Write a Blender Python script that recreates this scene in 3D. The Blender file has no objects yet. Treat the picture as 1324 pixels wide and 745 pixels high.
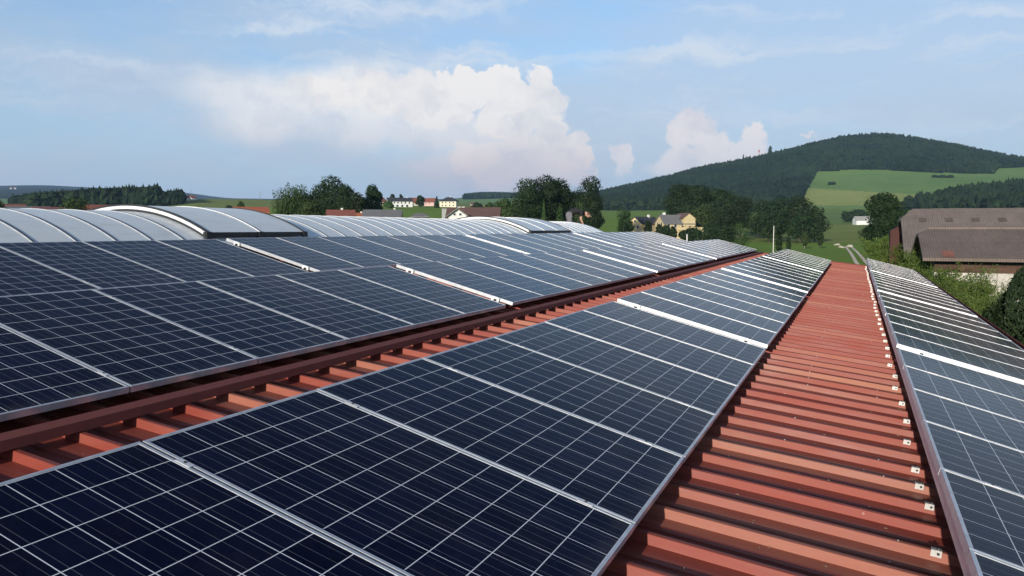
import bpy, math, random
import numpy as np
from mathutils import Vector, Matrix
R = math.radians
rnd = random.Random(7)
npr = np.random.RandomState(11)
scn = bpy.context.scene
col = scn.collection

# ------------------------------------------------------------------ basics
def tag(o, label=None, cat=None, group=None, kind=None):
    if label: o['label'] = label
    if cat: o['category'] = cat
    if group: o['group'] = group
    if kind: o['kind'] = kind
    return o

def empty(name, loc=(0, 0, 0), rot=(0, 0, 0)):
    o = bpy.data.objects.new(name, None)
    o.location = loc; o.rotation_euler = rot
    o.empty_display_size = .2
    col.objects.link(o)
    return o

class MB:
    """collects polygons, builds them as one mesh object"""
    def __init__(s): s.v = []; s.f = []; s.m = []
    def poly(s, pts, m=0):
        n = len(s.v); s.v += [tuple(p) for p in pts]
        s.f.append(tuple(range(n, n+len(pts)))); s.m.append(m)
    def mesh(s, vs, fs, m=0):
        n = len(s.v); s.v += [tuple(p) for p in vs]
        for f in fs: s.f.append(tuple(n+i for i in f)); s.m.append(m)
    def box(s, x0, x1, y0, y1, z0, z1, m=0):
        vs = [(x0,y0,z0),(x1,y0,z0),(x1,y1,z0),(x0,y1,z0),(x0,y0,z1),(x1,y0,z1),(x1,y1,z1),(x0,y1,z1)]
        s.mesh(vs, [(0,3,2,1),(4,5,6,7),(0,1,5,4),(1,2,6,5),(2,3,7,6),(3,0,4,7)], m)
    def tube(s, pts, rads, n=8, m=0, cap=True):
        pts = [Vector(p) for p in pts]
        base = len(s.v)
        for i, p in enumerate(pts):
            d = (pts[min(i+1, len(pts)-1)] - pts[max(i-1, 0)]).normalized()
            a = d.cross(Vector((0, 0, 1)))
            if a.length < .05: a = Vector((1, 0, 0))
            a.normalize(); b = d.cross(a)
            for k in range(n):
                t = 2*math.pi*k/n
                q = p + (a*math.cos(t) + b*math.sin(t))*rads[i]
                s.v.append(tuple(q))
        for i in range(len(pts)-1):
            for k in range(n):
                a0 = base+i*n+k; a1 = base+i*n+(k+1) % n
                s.f.append((a0, a1, a1+n, a0+n)); s.m.append(m)
        if cap:
            s.f.append(tuple(base+k for k in reversed(range(n)))); s.m.append(m)
            s.f.append(tuple(base+(len(pts)-1)*n+k for k in range(n))); s.m.append(m)
    def build(s, name, mats, parent=None, smooth=False, loc=None):
        me = bpy.data.meshes.new(name)
        me.from_pydata(s.v, [], s.f)
        if not isinstance(mats, (list, tuple)): mats = [mats]
        for m in mats: me.materials.append(m)
        if len(mats) > 1: me.polygons.foreach_set('material_index', s.m)
        if smooth: me.polygons.foreach_set('use_smooth', [True]*len(s.f))
        me.update()
        o = bpy.data.objects.new(name, me)
        col.objects.link(o)
        if parent: o.parent = parent
        if loc: o.location = loc
        return o

def quads_mesh(name, V, F, mats, parent=None, mi=None, smooth=False):
    """fast builder, V (n,3) float, F (m,4) or (m,3) int"""
    me = bpy.data.meshes.new(name)
    V = np.ascontiguousarray(V, dtype=np.float32); F = np.ascontiguousarray(F, dtype=np.int32)
    k = F.shape[1]
    me.vertices.add(len(V)); me.vertices.foreach_set('co', V.ravel())
    me.loops.add(F.size); me.loops.foreach_set('vertex_index', F.ravel())
    me.polygons.add(len(F))
    me.polygons.foreach_set('loop_start', np.arange(0, F.size, k, dtype=np.int32))
    if not isinstance(mats, (list, tuple)): mats = [mats]
    for m in mats: me.materials.append(m)
    if mi is not None: me.polygons.foreach_set('material_index', np.asarray(mi, dtype=np.int32))
    me.polygons.foreach_set('use_smooth', np.full(len(F), smooth))
    me.update(calc_edges=True)
    o = bpy.data.objects.new(name, me); col.objects.link(o)
    if parent: o.parent = parent
    return o

# ------------------------------------------------------------------ camera
FX, YAW, PITCH = 997.15, .4185, .0765
cam = bpy.data.cameras.new('camera'); cam.lens = FX*36/1324; cam.sensor_width = 36
cam.clip_start = .05; cam.clip_end = 60000
co = bpy.data.objects.new('camera', cam); col.objects.link(co)
co.rotation_euler = (math.pi/2-PITCH, 0, YAW)
scn.camera = co
fw = np.array([-math.sin(YAW)*math.cos(PITCH), math.cos(YAW)*math.cos(PITCH), -math.sin(PITCH)])
rt = np.cross(fw, [0, 0, 1]); rt /= np.linalg.norm(rt); up = np.cross(rt, fw)
def ray(u, v): return FX*fw + (u-662)*rt + (372.5-v)*up
def pix(X):
    X = np.asarray(X, float); d = X@fw
    return 662+FX*(X@rt)/d, 372.5-FX*(X@up)/d
def at(u, v, D):
    """world point seen in direction u,v at horizontal distance D"""
    d = ray(u, v); return d*(D/math.hypot(d[0], d[1]))

# ------------------------------------------------------------------ materials
class NT:
    def __init__(s, mat):
        s.t = mat.node_tree; s.n = s.t.nodes; s.l = s.t.links
    def new(s, typ, **kw):
        n = s.n.new(typ)
        for k, v in kw.items(): setattr(n, k, v)
        return n
    def put(s, sock, val):
        if isinstance(val, bpy.types.NodeSocket): s.l.new(val, sock)
        elif val is not None: sock.default_value = val
    def math(s, op, a, b=None, c=None, clamp=False):
        n = s.new('ShaderNodeMath', operation=op); n.use_clamp = clamp
        s.put(n.inputs[0], a)
        if b is not None: s.put(n.inputs[1], b)
        if c is not None: s.put(n.inputs[2], c)
        return n.outputs[0]
    def vmath(s, op, a, b=None):
        n = s.new('ShaderNodeVectorMath', operation=op)
        s.put(n.inputs[0], a)
        if b is not None: s.put(n.inputs[1], b)
        return n.outputs['Value'] if op in ('LENGTH', 'DOT_PRODUCT', 'DISTANCE') else n.outputs[0]
    def mix(s, f, a, b, mode='MIX'):
        n = s.new('ShaderNodeMix', data_type='RGBA', blend_type=mode)
        s.put(n.inputs[0], f); s.put(n.inputs[6], a); s.put(n.inputs[7], b)
        return n.outputs[2]
    def noise(s, vec, scale, detail=3, rough=.55, out=0):
        n = s.new('ShaderNodeTexNoise'); s.put(n.inputs['Vector'], vec)
        n.inputs['Scale'].default_value = scale; n.inputs['Detail'].default_value = detail
        n.inputs['Roughness'].default_value = rough
        return n.outputs[out]
    def ramp(s, f, stops):
        n = s.new('ShaderNodeValToRGB'); s.put(n.inputs[0], f)
        e = n.color_ramp.elements
        while len(e) < len(stops): e.new(.5)
        for el, (p, c) in zip(e, stops): el.position = p; el.color = c if len(c) == 4 else (*c, 1)
        return n.outputs[0]
    def rng(s, v, a, b, c=0, d=1, smooth=False):
        n = s.new('ShaderNodeMapRange'); n.interpolation_type = 'SMOOTHSTEP' if smooth else 'LINEAR'
        s.put(n.inputs[0], v)
        for i, x in enumerate((a, b, c, d)): s.put(n.inputs[i+1], x)
        return n.outputs[0]
    def scalevec(s, vec, sc):
        n = s.new('ShaderNodeMapping'); s.put(n.inputs[0], vec); n.inputs['Scale'].default_value = sc
        return n.outputs[0]

def newmat(name):
    m = bpy.data.materials.new(name); m.use_nodes = True
    return m, NT(m), m.node_tree.nodes['Principled BSDF']

def rgb(r, g, b): return (r, g, b, 1)

def simple(name, c, rough=.6, metal=0, var=.18, scale=3., bump=0., spec=.5, var2=.12, streak=None):
    """painted / plain surface with two scales of dirt variation"""
    m, t, p = newmat(name)
    tc = t.new('ShaderNodeTexCoord').outputs['Object']
    v = tc if streak is None else t.scalevec(tc, streak)
    n1 = t.noise(v, scale, 4); n2 = t.noise(tc, scale*9, 3)
    k = t.math('ADD', t.rng(n1, .3, .7, 1-var, 1+var), t.rng(n2, .3, .7, -var2, var2))
    cc = t.new('ShaderNodeVectorMath', operation='SCALE'); cc.inputs[0].default_value = c[:3]
    t.l.new(k, cc.inputs[3]); t.l.new(cc.outputs[0], p.inputs['Base Color'])
    p.inputs['Roughness'].default_value = rough; p.inputs['Metallic'].default_value = metal
    p.inputs['Specular IOR Level'].default_value = spec
    if bump:
        b = t.new('ShaderNodeBump'); b.inputs['Strength'].default_value = bump; b.inputs['Distance'].default_value = .02
        t.l.new(n2, b.inputs['Height']); t.l.new(b.outputs[0], p.inputs['Normal'])
    return m

M = {}
M['alu'] = simple('anodised_aluminium', (.66, .67, .69), .42, .5, .08, 2, .0)
M['alu_white'] = simple('bright_aluminium', (.80, .80, .80), .5, .3, .06, 3)
M['alu_shiny'] = simple('mirror_aluminium', (.80, .81, .83), .45, .55, .1, 3, .15)
M['steel'] = simple('zinc_steel', (.52, .51, .49), .45, .5, .15, 12)
M['black'] = simple('black_rubber', (.012, .012, .013), .6)
M['dark_metal'] = simple('dark_grey_metal', (.035, .036, .038), .5, .3)
M['brown_trim'] = simple('dark_brown_trim', (.17, .048, .038), .7, 0, .15, 1.5, .05, .2, .06, (1, .15, 1))
M['brown_trim2'] = simple('brown_trim_sheet', (.20, .062, .048), .8, 0, .15, 1.5, .05, .12, .06, (1, .15, 1))
M['chimney_white'] = simple('white_render', (.72, .70, .66), .85)
M['bark'] = simple('tree_bark', (.075, .055, .04), .9, 0, .3, 4, .3)
M['bark_pale'] = simple('pale_bark', (.22, .2, .16), .9, 0, .3, 4, .3)

# solar cells under glass
def cell_material():
    m, t, p = newmat('solar_cells')
    tc = t.new('ShaderNodeTexCoord').outputs['Object']
    sx = t.new('ShaderNodeSeparateXYZ'); t.l.new(tc, sx.inputs[0])
    X = t.math('DIVIDE', t.math('SUBTRACT', t.math('MULTIPLY', sx.outputs[0], -1), .0145), .1621)
    Y = t.math('DIVIDE', t.math('SUBTRACT', sx.outputs[1], .0128), .1624)
    def edge(c, w):                                   # 1 on the line between cells
        f = t.math('FRACT', c)
        d = t.math('MINIMUM', f, t.math('SUBTRACT', 1, f))
        return t.math('LESS_THAN', d, w)
    def outside(c, n):
        return t.math('ADD', t.math('LESS_THAN', c, 0), t.math('GREATER_THAN', c, n), clamp=True)
    line = t.math('MAXIMUM', edge(X, .0112), edge(Y, .0112))
    line = t.math('MAXIMUM', line, t.math('MAXIMUM', outside(X, 10), outside(Y, 6)))
    fy = t.math('FRACT', Y)
    b3 = t.math('FRACT', t.math('MULTIPLY', fy, 3))
    bus = t.math('LESS_THAN', t.math('ABSOLUTE', t.math('SUBTRACT', b3, .5)), .0165)
    ci = t.new('ShaderNodeCombineXYZ')
    t.l.new(t.math('FLOOR', X), ci.inputs[0]); t.l.new(t.math('FLOOR', Y), ci.inputs[1])
    oi = t.new('ShaderNodeObjectInfo'); t.l.new(oi.outputs['Random'], ci.inputs[2])
    wn = t.new('ShaderNodeTexWhiteNoise'); t.l.new(ci.outputs[0], wn.inputs[0])
    vor = t.new('ShaderNodeTexVoronoi'); t.l.new(tc, vor.inputs['Vector']); vor.inputs['Scale'].default_value = 60
    base = t.mix(wn.outputs['Value'], rgb(.0022, .0032, .011), rgb(.0048, .0072, .027))
    base = t.mix(t.math('MULTIPLY', vor.outputs['Distance'], .55), base, rgb(.007, .011, .034))
    pr_ = t.mix(oi.outputs['Random'], rgb(.85, .9, .95), rgb(1.15, 1.1, 1.2))
    base = t.mix(1, base, pr_, 'MULTIPLY')
    base = t.mix(t.math('MULTIPLY', bus, .6), base, rgb(.22, .24, .27))
    base = t.mix(t.math('MULTIPLY', line, .95), base, rgb(.88, .90, .93))
    # dust film, a little thicker towards the lower edge
    dn = t.noise(tc, 5, 5, .65)
    du = t.math('MULTIPLY', t.rng(dn, .45, .8, 0, .025), t.rng(sx.outputs[0], -1.65, 0, .5, 1.4))
    base = t.mix(du, base, rgb(.32, .30, .27))
    # grime along the lower lip and a few bird droppings
    gr = t.math('MULTIPLY', t.rng(sx.outputs[0], -.10, -.012, 0, .16), t.rng(dn, .35, .65, .2, 1))
    base = t.mix(gr, base, rgb(.22, .20, .17))
    dv = t.new('ShaderNodeTexVoronoi'); dv.inputs['Scale'].default_value = 2.3
    ofs = t.new('ShaderNodeCombineXYZ'); t.l.new(t.math('MULTIPLY', oi.outputs['Random'], 91), ofs.inputs[2])
    t.l.new(t.vmath('ADD', t.vmath('ADD', tc, ofs.outputs[0]), t.vmath('MULTIPLY', t.noise(tc, 40, 2, .5, 1), (.03, .012, 0))), dv.inputs['Vector'])
    sep = t.new('ShaderNodeSeparateColor'); t.l.new(dv.outputs['Color'], sep.inputs[0])
    dr = t.math('MULTIPLY', t.math('LESS_THAN', dv.outputs['Distance'], .032), t.math('LESS_THAN', sep.outputs[0], .12))
    base = t.mix(t.math('MULTIPLY', dr, .75), base, rgb(.6, .6, .56))
    t.l.new(base, p.inputs['Base Color'])
    t.l.new(t.rng(dn, .3, .75, .07, .13), p.inputs['Roughness'])
    p.inputs['IOR'].default_value = 1.23
    p.inputs['Specular IOR Level'].default_value = .12; p.inputs['Specular Tint'].default_value = (.6, .75, 1, 1)
    b = t.new('ShaderNodeBump'); b.inputs['Strength'].default_value = .04; b.inputs['Distance'].default_value = .01
    t.l.new(t.noise(tc, 3, 1), b.inputs['Height']); t.l.new(b.outputs[0], p.inputs['Normal'])
    return m
M['cells'] = cell_material()

RIB = .326; RIB0 = 2.84                     # rib pitch, y of one rib's near top edge
def roof_material():
    m, t, p = newmat('red_roof_paint')
    tc = t.new('ShaderNodeTexCoord').outputs['Object']
    sx = t.new('ShaderNodeSeparateXYZ'); t.l.new(tc, sx.inputs[0])
    r = t.math('FLOOR', t.math('DIVIDE', t.math('SUBTRACT', sx.outputs[1], RIB0-10-.1), RIB))
    wn = t.new('ShaderNodeTexWhiteNoise', noise_dimensions='1D'); t.l.new(r, wn.inputs['W'])
    old = t.math('POWER', wn.outputs['Value'], 4)
    blot = t.noise(t.scalevec(tc, (.5, 2, 2)), 3, 5, .6)
    fine = t.noise(t.scalevec(tc, (1, 6, 6)), 14, 3)
    base = t.mix(t.rng(blot, .35, .7), rgb(.245, .048, .033), rgb(.30, .068, .046))
    base = t.mix(t.math('MULTIPLY', old, t.rng(blot, .25, .6, .35, .85)), base, rgb(.42, .19, .12))
    base = t.mix(t.rng(fine, .35, .8, 0, .22), base, rgb(.20, .05, .04))
    stk = t.noise(t.scalevec(tc, (.22, 9, 1)), 5, 5, .65); dst = t.noise(tc, 1.1, 4, .6)
    base = t.mix(t.math('MULTIPLY', t.rng(stk, .48, .75, 0, .5), t.rng(dst, .35, .65, .2, 1)), base, rgb(.30, .17, .12))
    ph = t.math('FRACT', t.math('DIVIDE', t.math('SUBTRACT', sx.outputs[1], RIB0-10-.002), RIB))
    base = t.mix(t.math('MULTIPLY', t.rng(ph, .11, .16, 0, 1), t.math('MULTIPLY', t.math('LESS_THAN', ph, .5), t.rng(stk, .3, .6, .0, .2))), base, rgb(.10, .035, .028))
    seam = t.math('LESS_THAN', t.math('ABSOLUTE', t.math('SUBTRACT', t.math('FRACT', t.math('DIVIDE', t.math('SUBTRACT', sx.outputs[1], RIB0-10), RIB*3)), .022)), .0022)
    base = t.mix(t.math('MULTIPLY', seam, .7), base, rgb(.04, .015, .013))
    vor = t.new('ShaderNodeTexVoronoi'); t.l.new(tc, vor.inputs['Vector']); vor.inputs['Scale'].default_value = 6
    spot = t.math('LESS_THAN', vor.outputs['Distance'], .035)
    base = t.mix(t.math('MULTIPLY', spot, .5), base, rgb(.5, .34, .28))
    t.l.new(base, p.inputs['Base Color'])
    t.l.new(t.rng(blot, .3, .7, .42, .62), p.inputs['Roughness'])
    p.inputs['Specular IOR Level'].default_value = .2
    b = t.new('ShaderNodeBump'); b.inputs['Strength'].default_value = .12; b.inputs['Distance'].default_value = .01
    t.l.new(blot, b.inputs['Height']); t.l.new(b.outputs[0], p.inputs['Normal'])
    return m
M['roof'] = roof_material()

def skylight_material():
    m, t, p = newmat('opal_polycarbonate')
    tc = t.new('ShaderNodeTexCoord').outputs['Object']
    n = t.noise(tc, 1.3, 4); n2 = t.noise(t.scalevec(tc, (1, .3, 1)), 6, 4)
    base = t.mix(t.rng(n, .3, .7), rgb(.82, .87, .86), rgb(.88, .90, .88))
    base = t.mix(t.rng(n2, .5, .8, 0, .45), base, rgb(.52, .55, .50))
    wv = t.new('ShaderNodeTexWave', wave_type='BANDS', bands_direction='Y'); t.l.new(tc, wv.inputs[0]); wv.inputs['Scale'].default_value = 14
    base = t.mix(t.math('MULTIPLY', wv.outputs[1], .12), base, rgb(.45, .5, .5))
    t.l.new(base, p.inputs['Base Color'])
    p.inputs['Roughness'].default_value = .32
    return m
M['opal'] = skylight_material()

def leaf_material(name, dark, light, trans=.25, rough=.6, tip=None):
    m, t, p = newmat(name)
    g = t.new('ShaderNodeNewGeometry')
    tc = t.new('ShaderNodeTexCoord').outputs['Object']
    n = t.noise(tc, .35, 3)
    f = t.math('ADD', t.math('MULTIPLY', g.outputs['Random Per Island'], .55), t.rng(n, .3, .7, 0, .45))
    oi = t.new('ShaderNodeObjectInfo')
    base = t.mix(f, dark, light)
    if tip: base = t.mix(t.math('GREATER_THAN', g.outputs['Random Per Island'], .93), base, tip)
    hs = t.new('ShaderNodeHueSaturation'); t.l.new(base, hs.inputs['Color'])
    t.l.new(t.rng(oi.outputs['Random'], 0, 1, .485, .515), hs.inputs['Hue'])
    t.l.new(t.rng(oi.outputs['Random'], 0, 1, .8, 1.2), hs.inputs['Value'])
    base = hs.outputs[0]
    t.l.new(base, p.inputs['Base Color'])
    p.inputs['Roughness'].default_value = rough; p.inputs['Specular IOR Level'].default_value = .25
    tr = t.new('ShaderNodeBsdfTranslucent'); t.l.new(base, tr.inputs[0])
    mx = t.new('ShaderNodeMixShader'); mx.inputs[0].default_value = trans
    t.l.new(p.outputs[0], mx.inputs[1]); t.l.new(tr.outputs[0], mx.inputs[2])
    t.l.new(mx.outputs[0], t.n['Material Output'].inputs[0])
    return m
M['leaf_dark'] = leaf_material('dark_broadleaf', rgb(.013, .029, .009), rgb(.031, .058, .017))
M['leaf_mid'] = leaf_material('mid_broadleaf', rgb(.030, .058, .018), rgb(.075, .125, .034))
M['leaf_light'] = leaf_material('light_broadleaf', rgb(.055, .085, .026), rgb(.14, .19, .055))
M['leaf_conifer'] = leaf_material('conifer_needles', rgb(.010, .024, .010), rgb(.030, .058, .022), .1)
M['leaf_hedge'] = leaf_material('hedge_leaves', rgb(.055, .095, .018), rgb(.155, .225, .046), .35, .5, rgb(.24, .27, .08))
M['leaf_thuja'] = leaf_material('thuja_sprays', rgb(.012, .026, .010), rgb(.036, .066, .022), .12)
M['leaf_forest'] = leaf_material('forest_canopy', rgb(.008, .018, .009), rgb(.024, .044, .018), .0)

def forest_material():
    m, t, p = newmat('forest_canopy')
    g = t.new('ShaderNodeNewGeometry'); tc = t.new('ShaderNodeTexCoord').outputs['Object']
    n = t.noise(tc, .006, 5, .6); n2 = t.noise(tc, .06, 2)
    f = t.math('ADD', t.math('MULTIPLY', g.outputs['Random Per Island'], .45), t.math('ADD', t.rng(n, .35, .65, -.1, .55), t.rng(n2, .4, .6, -.1, .1)), clamp=True)
    t.l.new(t.mix(f, rgb(.006, .015, .009), rgb(.026, .044, .017)), p.inputs['Base Color'])
    p.inputs['Roughness'].default_value = .9; p.inputs['Specular IOR Level'].default_value = .1
    return m
M['leaf_forest'] = forest_material()
def ground_material(name, a, b, c, sc=.02, fine=.4):
    m, t, p = newmat(name)
    tc = t.new('ShaderNodeTexCoord').outputs['Object']
    n1 = t.noise(tc, sc, 5, .6); n2 = t.noise(tc, fine, 4, .6); n3 = t.noise(t.scalevec(tc, (1, .12, 1)), sc*6, 3)
    base = t.mix(t.rng(n1, .35, .65), a, b)
    base = t.mix(t.rng(n3, .5, .75, 0, .55), base, c)
    base = t.mix(t.rng(n2, .3, .75, 0, .35), base, tuple(x*.55 for x in a[:3])+(1,))
    t.l.new(base, p.inputs['Base Color']); p.inputs['Roughness'].default_value = .95
    p.inputs['Specular IOR Level'].default_value = .1
    return m
M['g_near'] = ground_material('meadow_near', rgb(.15, .25, .030), rgb(.19, .29, .040), rgb(.22, .25, .05), .015, .5)
M['g_mid'] = ground_material('meadow_rough', rgb(.18, .235, .05), rgb(.24, .285, .06), rgb(.30, .26, .09), .012, .3)
M['g_green'] = ground_material('pasture_green', rgb(.15, .26, .07), rgb(.19, .30, .085), rgb(.22, .30, .10), .006, .08)
M['g_tan'] = ground_material('pasture_dry', rgb(.28, .34, .09), rgb(.34, .38, .11), rgb(.39, .38, .14), .008, .08)
M['g_deep'] = ground_material('meadow_deep', rgb(.14, .22, .05), rgb(.17, .25, .06), rgb(.20, .24, .07), .01, .1)
M['g_forest'] = ground_material('forest_floor', rgb(.012, .024, .010), rgb(.02, .036, .014), rgb(.02, .03, .014), .01, .1)
M['g_crop'] = ground_material('crop_field', rgb(.19, .24, .055), rgb(.23, .265, .07), rgb(.27, .25, .09), .004, .06)

def tile_material(name, a, b, rowsc=3.0, rough=.8):
    m, t, p = newmat(name)
    tc = t.new('ShaderNodeTexCoord').outputs['Object']
    n = t.noise(tc, .7, 5, .65); n2 = t.noise(t.scalevec(tc, (3, .3, .3)), 2, 4)
    w = t.new('ShaderNodeTexWave', wave_type='BANDS', bands_direction='X'); t.l.new(tc, w.inputs[0])
    w.inputs['Scale'].default_value = rowsc
    w2 = t.new('ShaderNodeTexWave', wave_type='BANDS', bands_direction='Z'); t.l.new(tc, w2.inputs[0])
    w2.inputs['Scale'].default_value = rowsc*1.2
    base = t.mix(t.rng(n, .3, .7), a, b)
    base = t.mix(t.rng(n2, .5, .8, 0, .35), base, tuple(x*.5 for x in a[:3])+(1,))
    k = t.math('MULTIPLY', t.rng(w.outputs[1], 0, 1, .86, 1.08), t.rng(w2.outputs[1], 0, 1, .9, 1.05))
    sc = t.new('ShaderNodeVectorMath', operation='SCALE'); t.l.new(base, sc.inputs[0]); t.l.new(k, sc.inputs[3])
    t.l.new(sc.outputs[0], p.inputs['Base Color']); p.inputs['Roughness'].default_value = rough
    b_ = t.new('ShaderNodeBump'); b_.inputs['Strength'].default_value = .4; b_.inputs['Distance'].default_value = .05
    t.l.new(w.outputs[1], b_.inputs['Height']); t.l.new(b_.outputs[0], p.inputs['Normal'])
    return m
M['barn_roof'] = tile_material('weathered_fibre_cement', rgb(.175, .138, .118), rgb(.24, .19, .162), 2.2)
M['barn_roof2'] = tile_material('weathered_brown_fibre_cement', rgb(.150, .112, .092), rgb(.205, .155, .128), 2.6)
M['tile_brown'] = tile_material('brown_roof_tiles', rgb(.13, .075, .06), rgb(.19, .105, .085), 3)
M['tile_red'] = tile_material('red_roof_tiles', rgb(.24, .075, .05), rgb(.32, .11, .075), 3)
M['tile_orange'] = tile_material('orange_roof_tiles', rgb(.42, .115, .05), rgb(.50, .15, .07), 3)
M['tile_grey'] = tile_material('grey_roof_tiles', rgb(.16, .16, .165), rgb(.22, .215, .21), 3)
M['tile_dark'] = tile_material('dark_roof_tiles', rgb(.035, .038, .045), rgb(.06, .06, .068), 3)
M['wall_yellow'] = simple('yellow_render', (.58, .47, .26), .85, 0, .08, .5)
M['wall_cream'] = simple('cream_render', (.70, .64, .48), .85, 0, .08, .5)
M['wall_white'] = simple('white_wall_render', (.72, .71, .68), .85, 0, .1, .5)
M['wall_grey'] = simple('grey_render', (.36, .36, .35), .85, 0, .1, .5)
M['wall_pink'] = simple('pinkish_render', (.62, .42, .38), .85, 0, .1, .5)
M['wood_red'] = simple('red_brown_boards', (.075, .028, .024), .8, 0, .25, 2, 0, .3, .1, (8, 8, .3))
M['wood_brown'] = simple('old_brown_boards', (.075, .042, .03), .85, 0, .45, 1.2, 0, .3, .2, (1, 1, 3))
M['wood_dark'] = simple('dark_boards', (.045, .028, .022), .85, 0, .25, 2)
M['stone_white'] = simple('limewashed_stone', (.56, .52, .46), .9, 0, .3, .9, .3, .2, .18)
M['win'] = simple('dark_window_glass', (.03, .035, .045), .12, 0, .1, 1)
M['frame_white'] = simple('white_window_frame', (.7, .7, .68), .6)
M['gravel'] = simple('track_gravel', (.72, .61, .48), .95, 0, .25, .6, .1, .2, .2)
M['stone'] = simple('pale_rubble', (.45, .40, .33), .95, 0, .3, 2, .2)
M['concrete'] = simple('grey_concrete', (.33, .32, .30), .9, 0, .2, 1)
M['mast_red'] = simple('red_mast_paint', (.35, .06, .05), .6)
M['mast_grey'] = simple('mast_grey', (.25, .26, .28), .6)
M['pole'] = simple('pale_pole', (.62, .60, .55), .6)

# ------------------------------------------------------------------ terrain
# columns: image azimuth u -> list of (distance m, height m above the eye)
G = -5.5
def zv(v, D): return ('v', v)
COLS = {
 -400: [(300,-4),(700,14),(1100,28),(2500,60),(7800,430),(9000,300)],
 -60: [(300,-4),(700,14),(1100,zv(270,1100)),(2500,zv(264,2500)),(7400,zv(241,7400)),(8800,250)],
 60: [(300,-4),(700,14),(1100,zv(270,1100)),(2500,zv(264,2500)),(7400,zv(238.5,7400)),(8800,250)],
 200: [(300,-4),(700,14),(1000,zv(267,1000)),(1400,zv(263,1400)),(5000,zv(258,5000)),(7400,zv(246,7400)),(8800,220)],
 245: [(300,-3),(600,zv(274,600)),(1000,zv(257.5,1000)),(1500,zv(263,1500)),(5500,zv(259,5500)),(7400,zv(247.5,7400)),(8800,220)],
 290: [(300,-3),(600,zv(274,600)),(1000,zv(257.5,1000)),(1500,zv(263,1500)),(5500,zv(259,5500)),(7400,zv(256,7400)),(8800,150)],
 360: [(300,-3),(600,zv(274,600)),(1000,zv(258.5,1000)),(1500,zv(264,1500)),(6000,zv(258,6000)),(7400,zv(257,7400)),(8800,150)],
 480: [(300,-2),(420,zv(284,420)),(640,zv(268,640)),(900,zv(262.5,900)),(1500,zv(266,1500)),(6000,zv(261,6000)),(7400,zv(259,7400)),(8800,150)],
 590: [(300,-2),(420,zv(281,420)),(640,zv(267.5,640)),(900,zv(264,900)),(1800,zv(263,1800)),(3400,zv(257,3400)),(7400,zv(257,7400)),(8800,150)],
 615: [(300,-2),(450,zv(281,450)),(800,zv(267,800)),(1800,zv(263,1800)),(3500,zv(253,3500)),(5000,120),(8800,150)],
 650: [(300,-2),(450,zv(281,450)),(800,zv(267,800)),(1800,zv(264,1800)),(3500,zv(252,3500)),(5000,100),(8800,150)],
 740: [(300,-4),(500,zv(284,500)),(900,zv(275,900)),(1500,zv(266,1500)),(2600,zv(252,2600)),(4000,80),(8800,100)],
 785: [(300,-4),(550,zv(284,550)),(1000,zv(274,1000)),(1400,zv(264,1400)),(1950,zv(251,1950)),(3000,60),(8800,80)],
 850: [(300,-3.4),(550,zv(284,550)),(1000,zv(273,1000)),(1400,zv(262,1400)),(2000,zv(236,2000)),(3000,100),(8800,60)],
 900: [(300,-3.4),(550,zv(285,550)),(1000,zv(275,1000)),(1400,zv(262,1400)),(2050,zv(220,2050)),(3000,110),(8800,60)],
 960: [(300,-4.5),(600,zv(288,600)),(1000,zv(278,1000)),(1400,zv(256,1400)),(2100,zv(211,2100)),(3000,120),(8800,60)],
 1020: [(250,-5.2),(450,-3.8),(700,zv(292,700)),(1000,zv(280,1000)),(1300,zv(264,1300)),(1600,zv(236,1600)),(2150,zv(196,2150)),(3000,130),(8800,60)],
 1050: [(250,-5.2),(450,-3.4),(700,zv(291,700)),(1000,zv(277,1000)),(1300,zv(257,1300)),(1700,zv(226,1700)),(2200,zv(186,2200)),(3200,140),(8800,60)],
 1085: [(250,-5.2),(450,-3.2),(700,zv(291,700)),(1000,zv(276,1000)),(1300,zv(254,1300)),(1700,zv(226,1700)),(2250,zv(179,2250)),(3200,140),(8800,60)],
 1130: [(250,-5.2),(450,-2.6),(700,zv(290,700)),(1000,zv(275,1000)),(1300,zv(252,1300)),(1700,zv(225,1700)),(2300,zv(176.5,2300)),(3300,140),(8800,60)],
 1165: [(250,-5.2),(450,-2.4),(700,zv(289,700)),(1000,zv(272,1000)),(1300,zv(250,1300)),(1700,zv(226,1700)),(2300,zv(179,2300)),(3300,130),(8800,60)],
 1205: [(250,-5.2),(450,-2.2),(700,zv(289,700)),(1000,zv(270,1000)),(1300,zv(249,1300)),(1700,zv(227,1700)),(2300,zv(186.5,2300)),(3300,130),(8800,60)],
 1260: [(250,-5),(450,-2),(700,zv(287,700)),(1000,zv(266,1000)),(1300,zv(246,1300)),(1700,zv(229,1700)),(2250,zv(197,2250)),(3300,120),(8800,60)],
 1324: [(250,-5),(450,-2),(700,zv(285,700)),(1000,zv(262,1000)),(1300,zv(242,1300)),(1700,zv(226,1700)),(2200,zv(211,2200)),(3300,100),(8800,60)],
 1500: [(250,-5),(450,-2),(700,zv(282,700)),(1000,zv(256,1000)),(1300,zv(238,1300)),(1700,zv(232,1700)),(2200,zv(228,2200)),(3300,80),(8800,60)],
 2400: [(250,-5),(700,4),(1500,30),(3300,60),(8800,60)],
}
rr = np.concatenate([[0], np.geomspace(12, 400, 60), np.geomspace(406, 2600, 190), np.geomspace(2650, 8800, 50)]); NR = len(rr)
def th_of_u(u): return math.atan((u-662)/FX) - YAW         # azimuth, clockwise from +Y
tview = np.arange(th_of_u(-420), th_of_u(1640), R(.15))
trest = np.linspace(tview[-1]+R(2), tview[0]+2*math.pi-R(2), 60)
TH = np.concatenate([tview, trest]); TH = np.append(TH, TH[0]+2*math.pi)
us = sorted(COLS); cth = np.array([th_of_u(u) for u in us])
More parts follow.
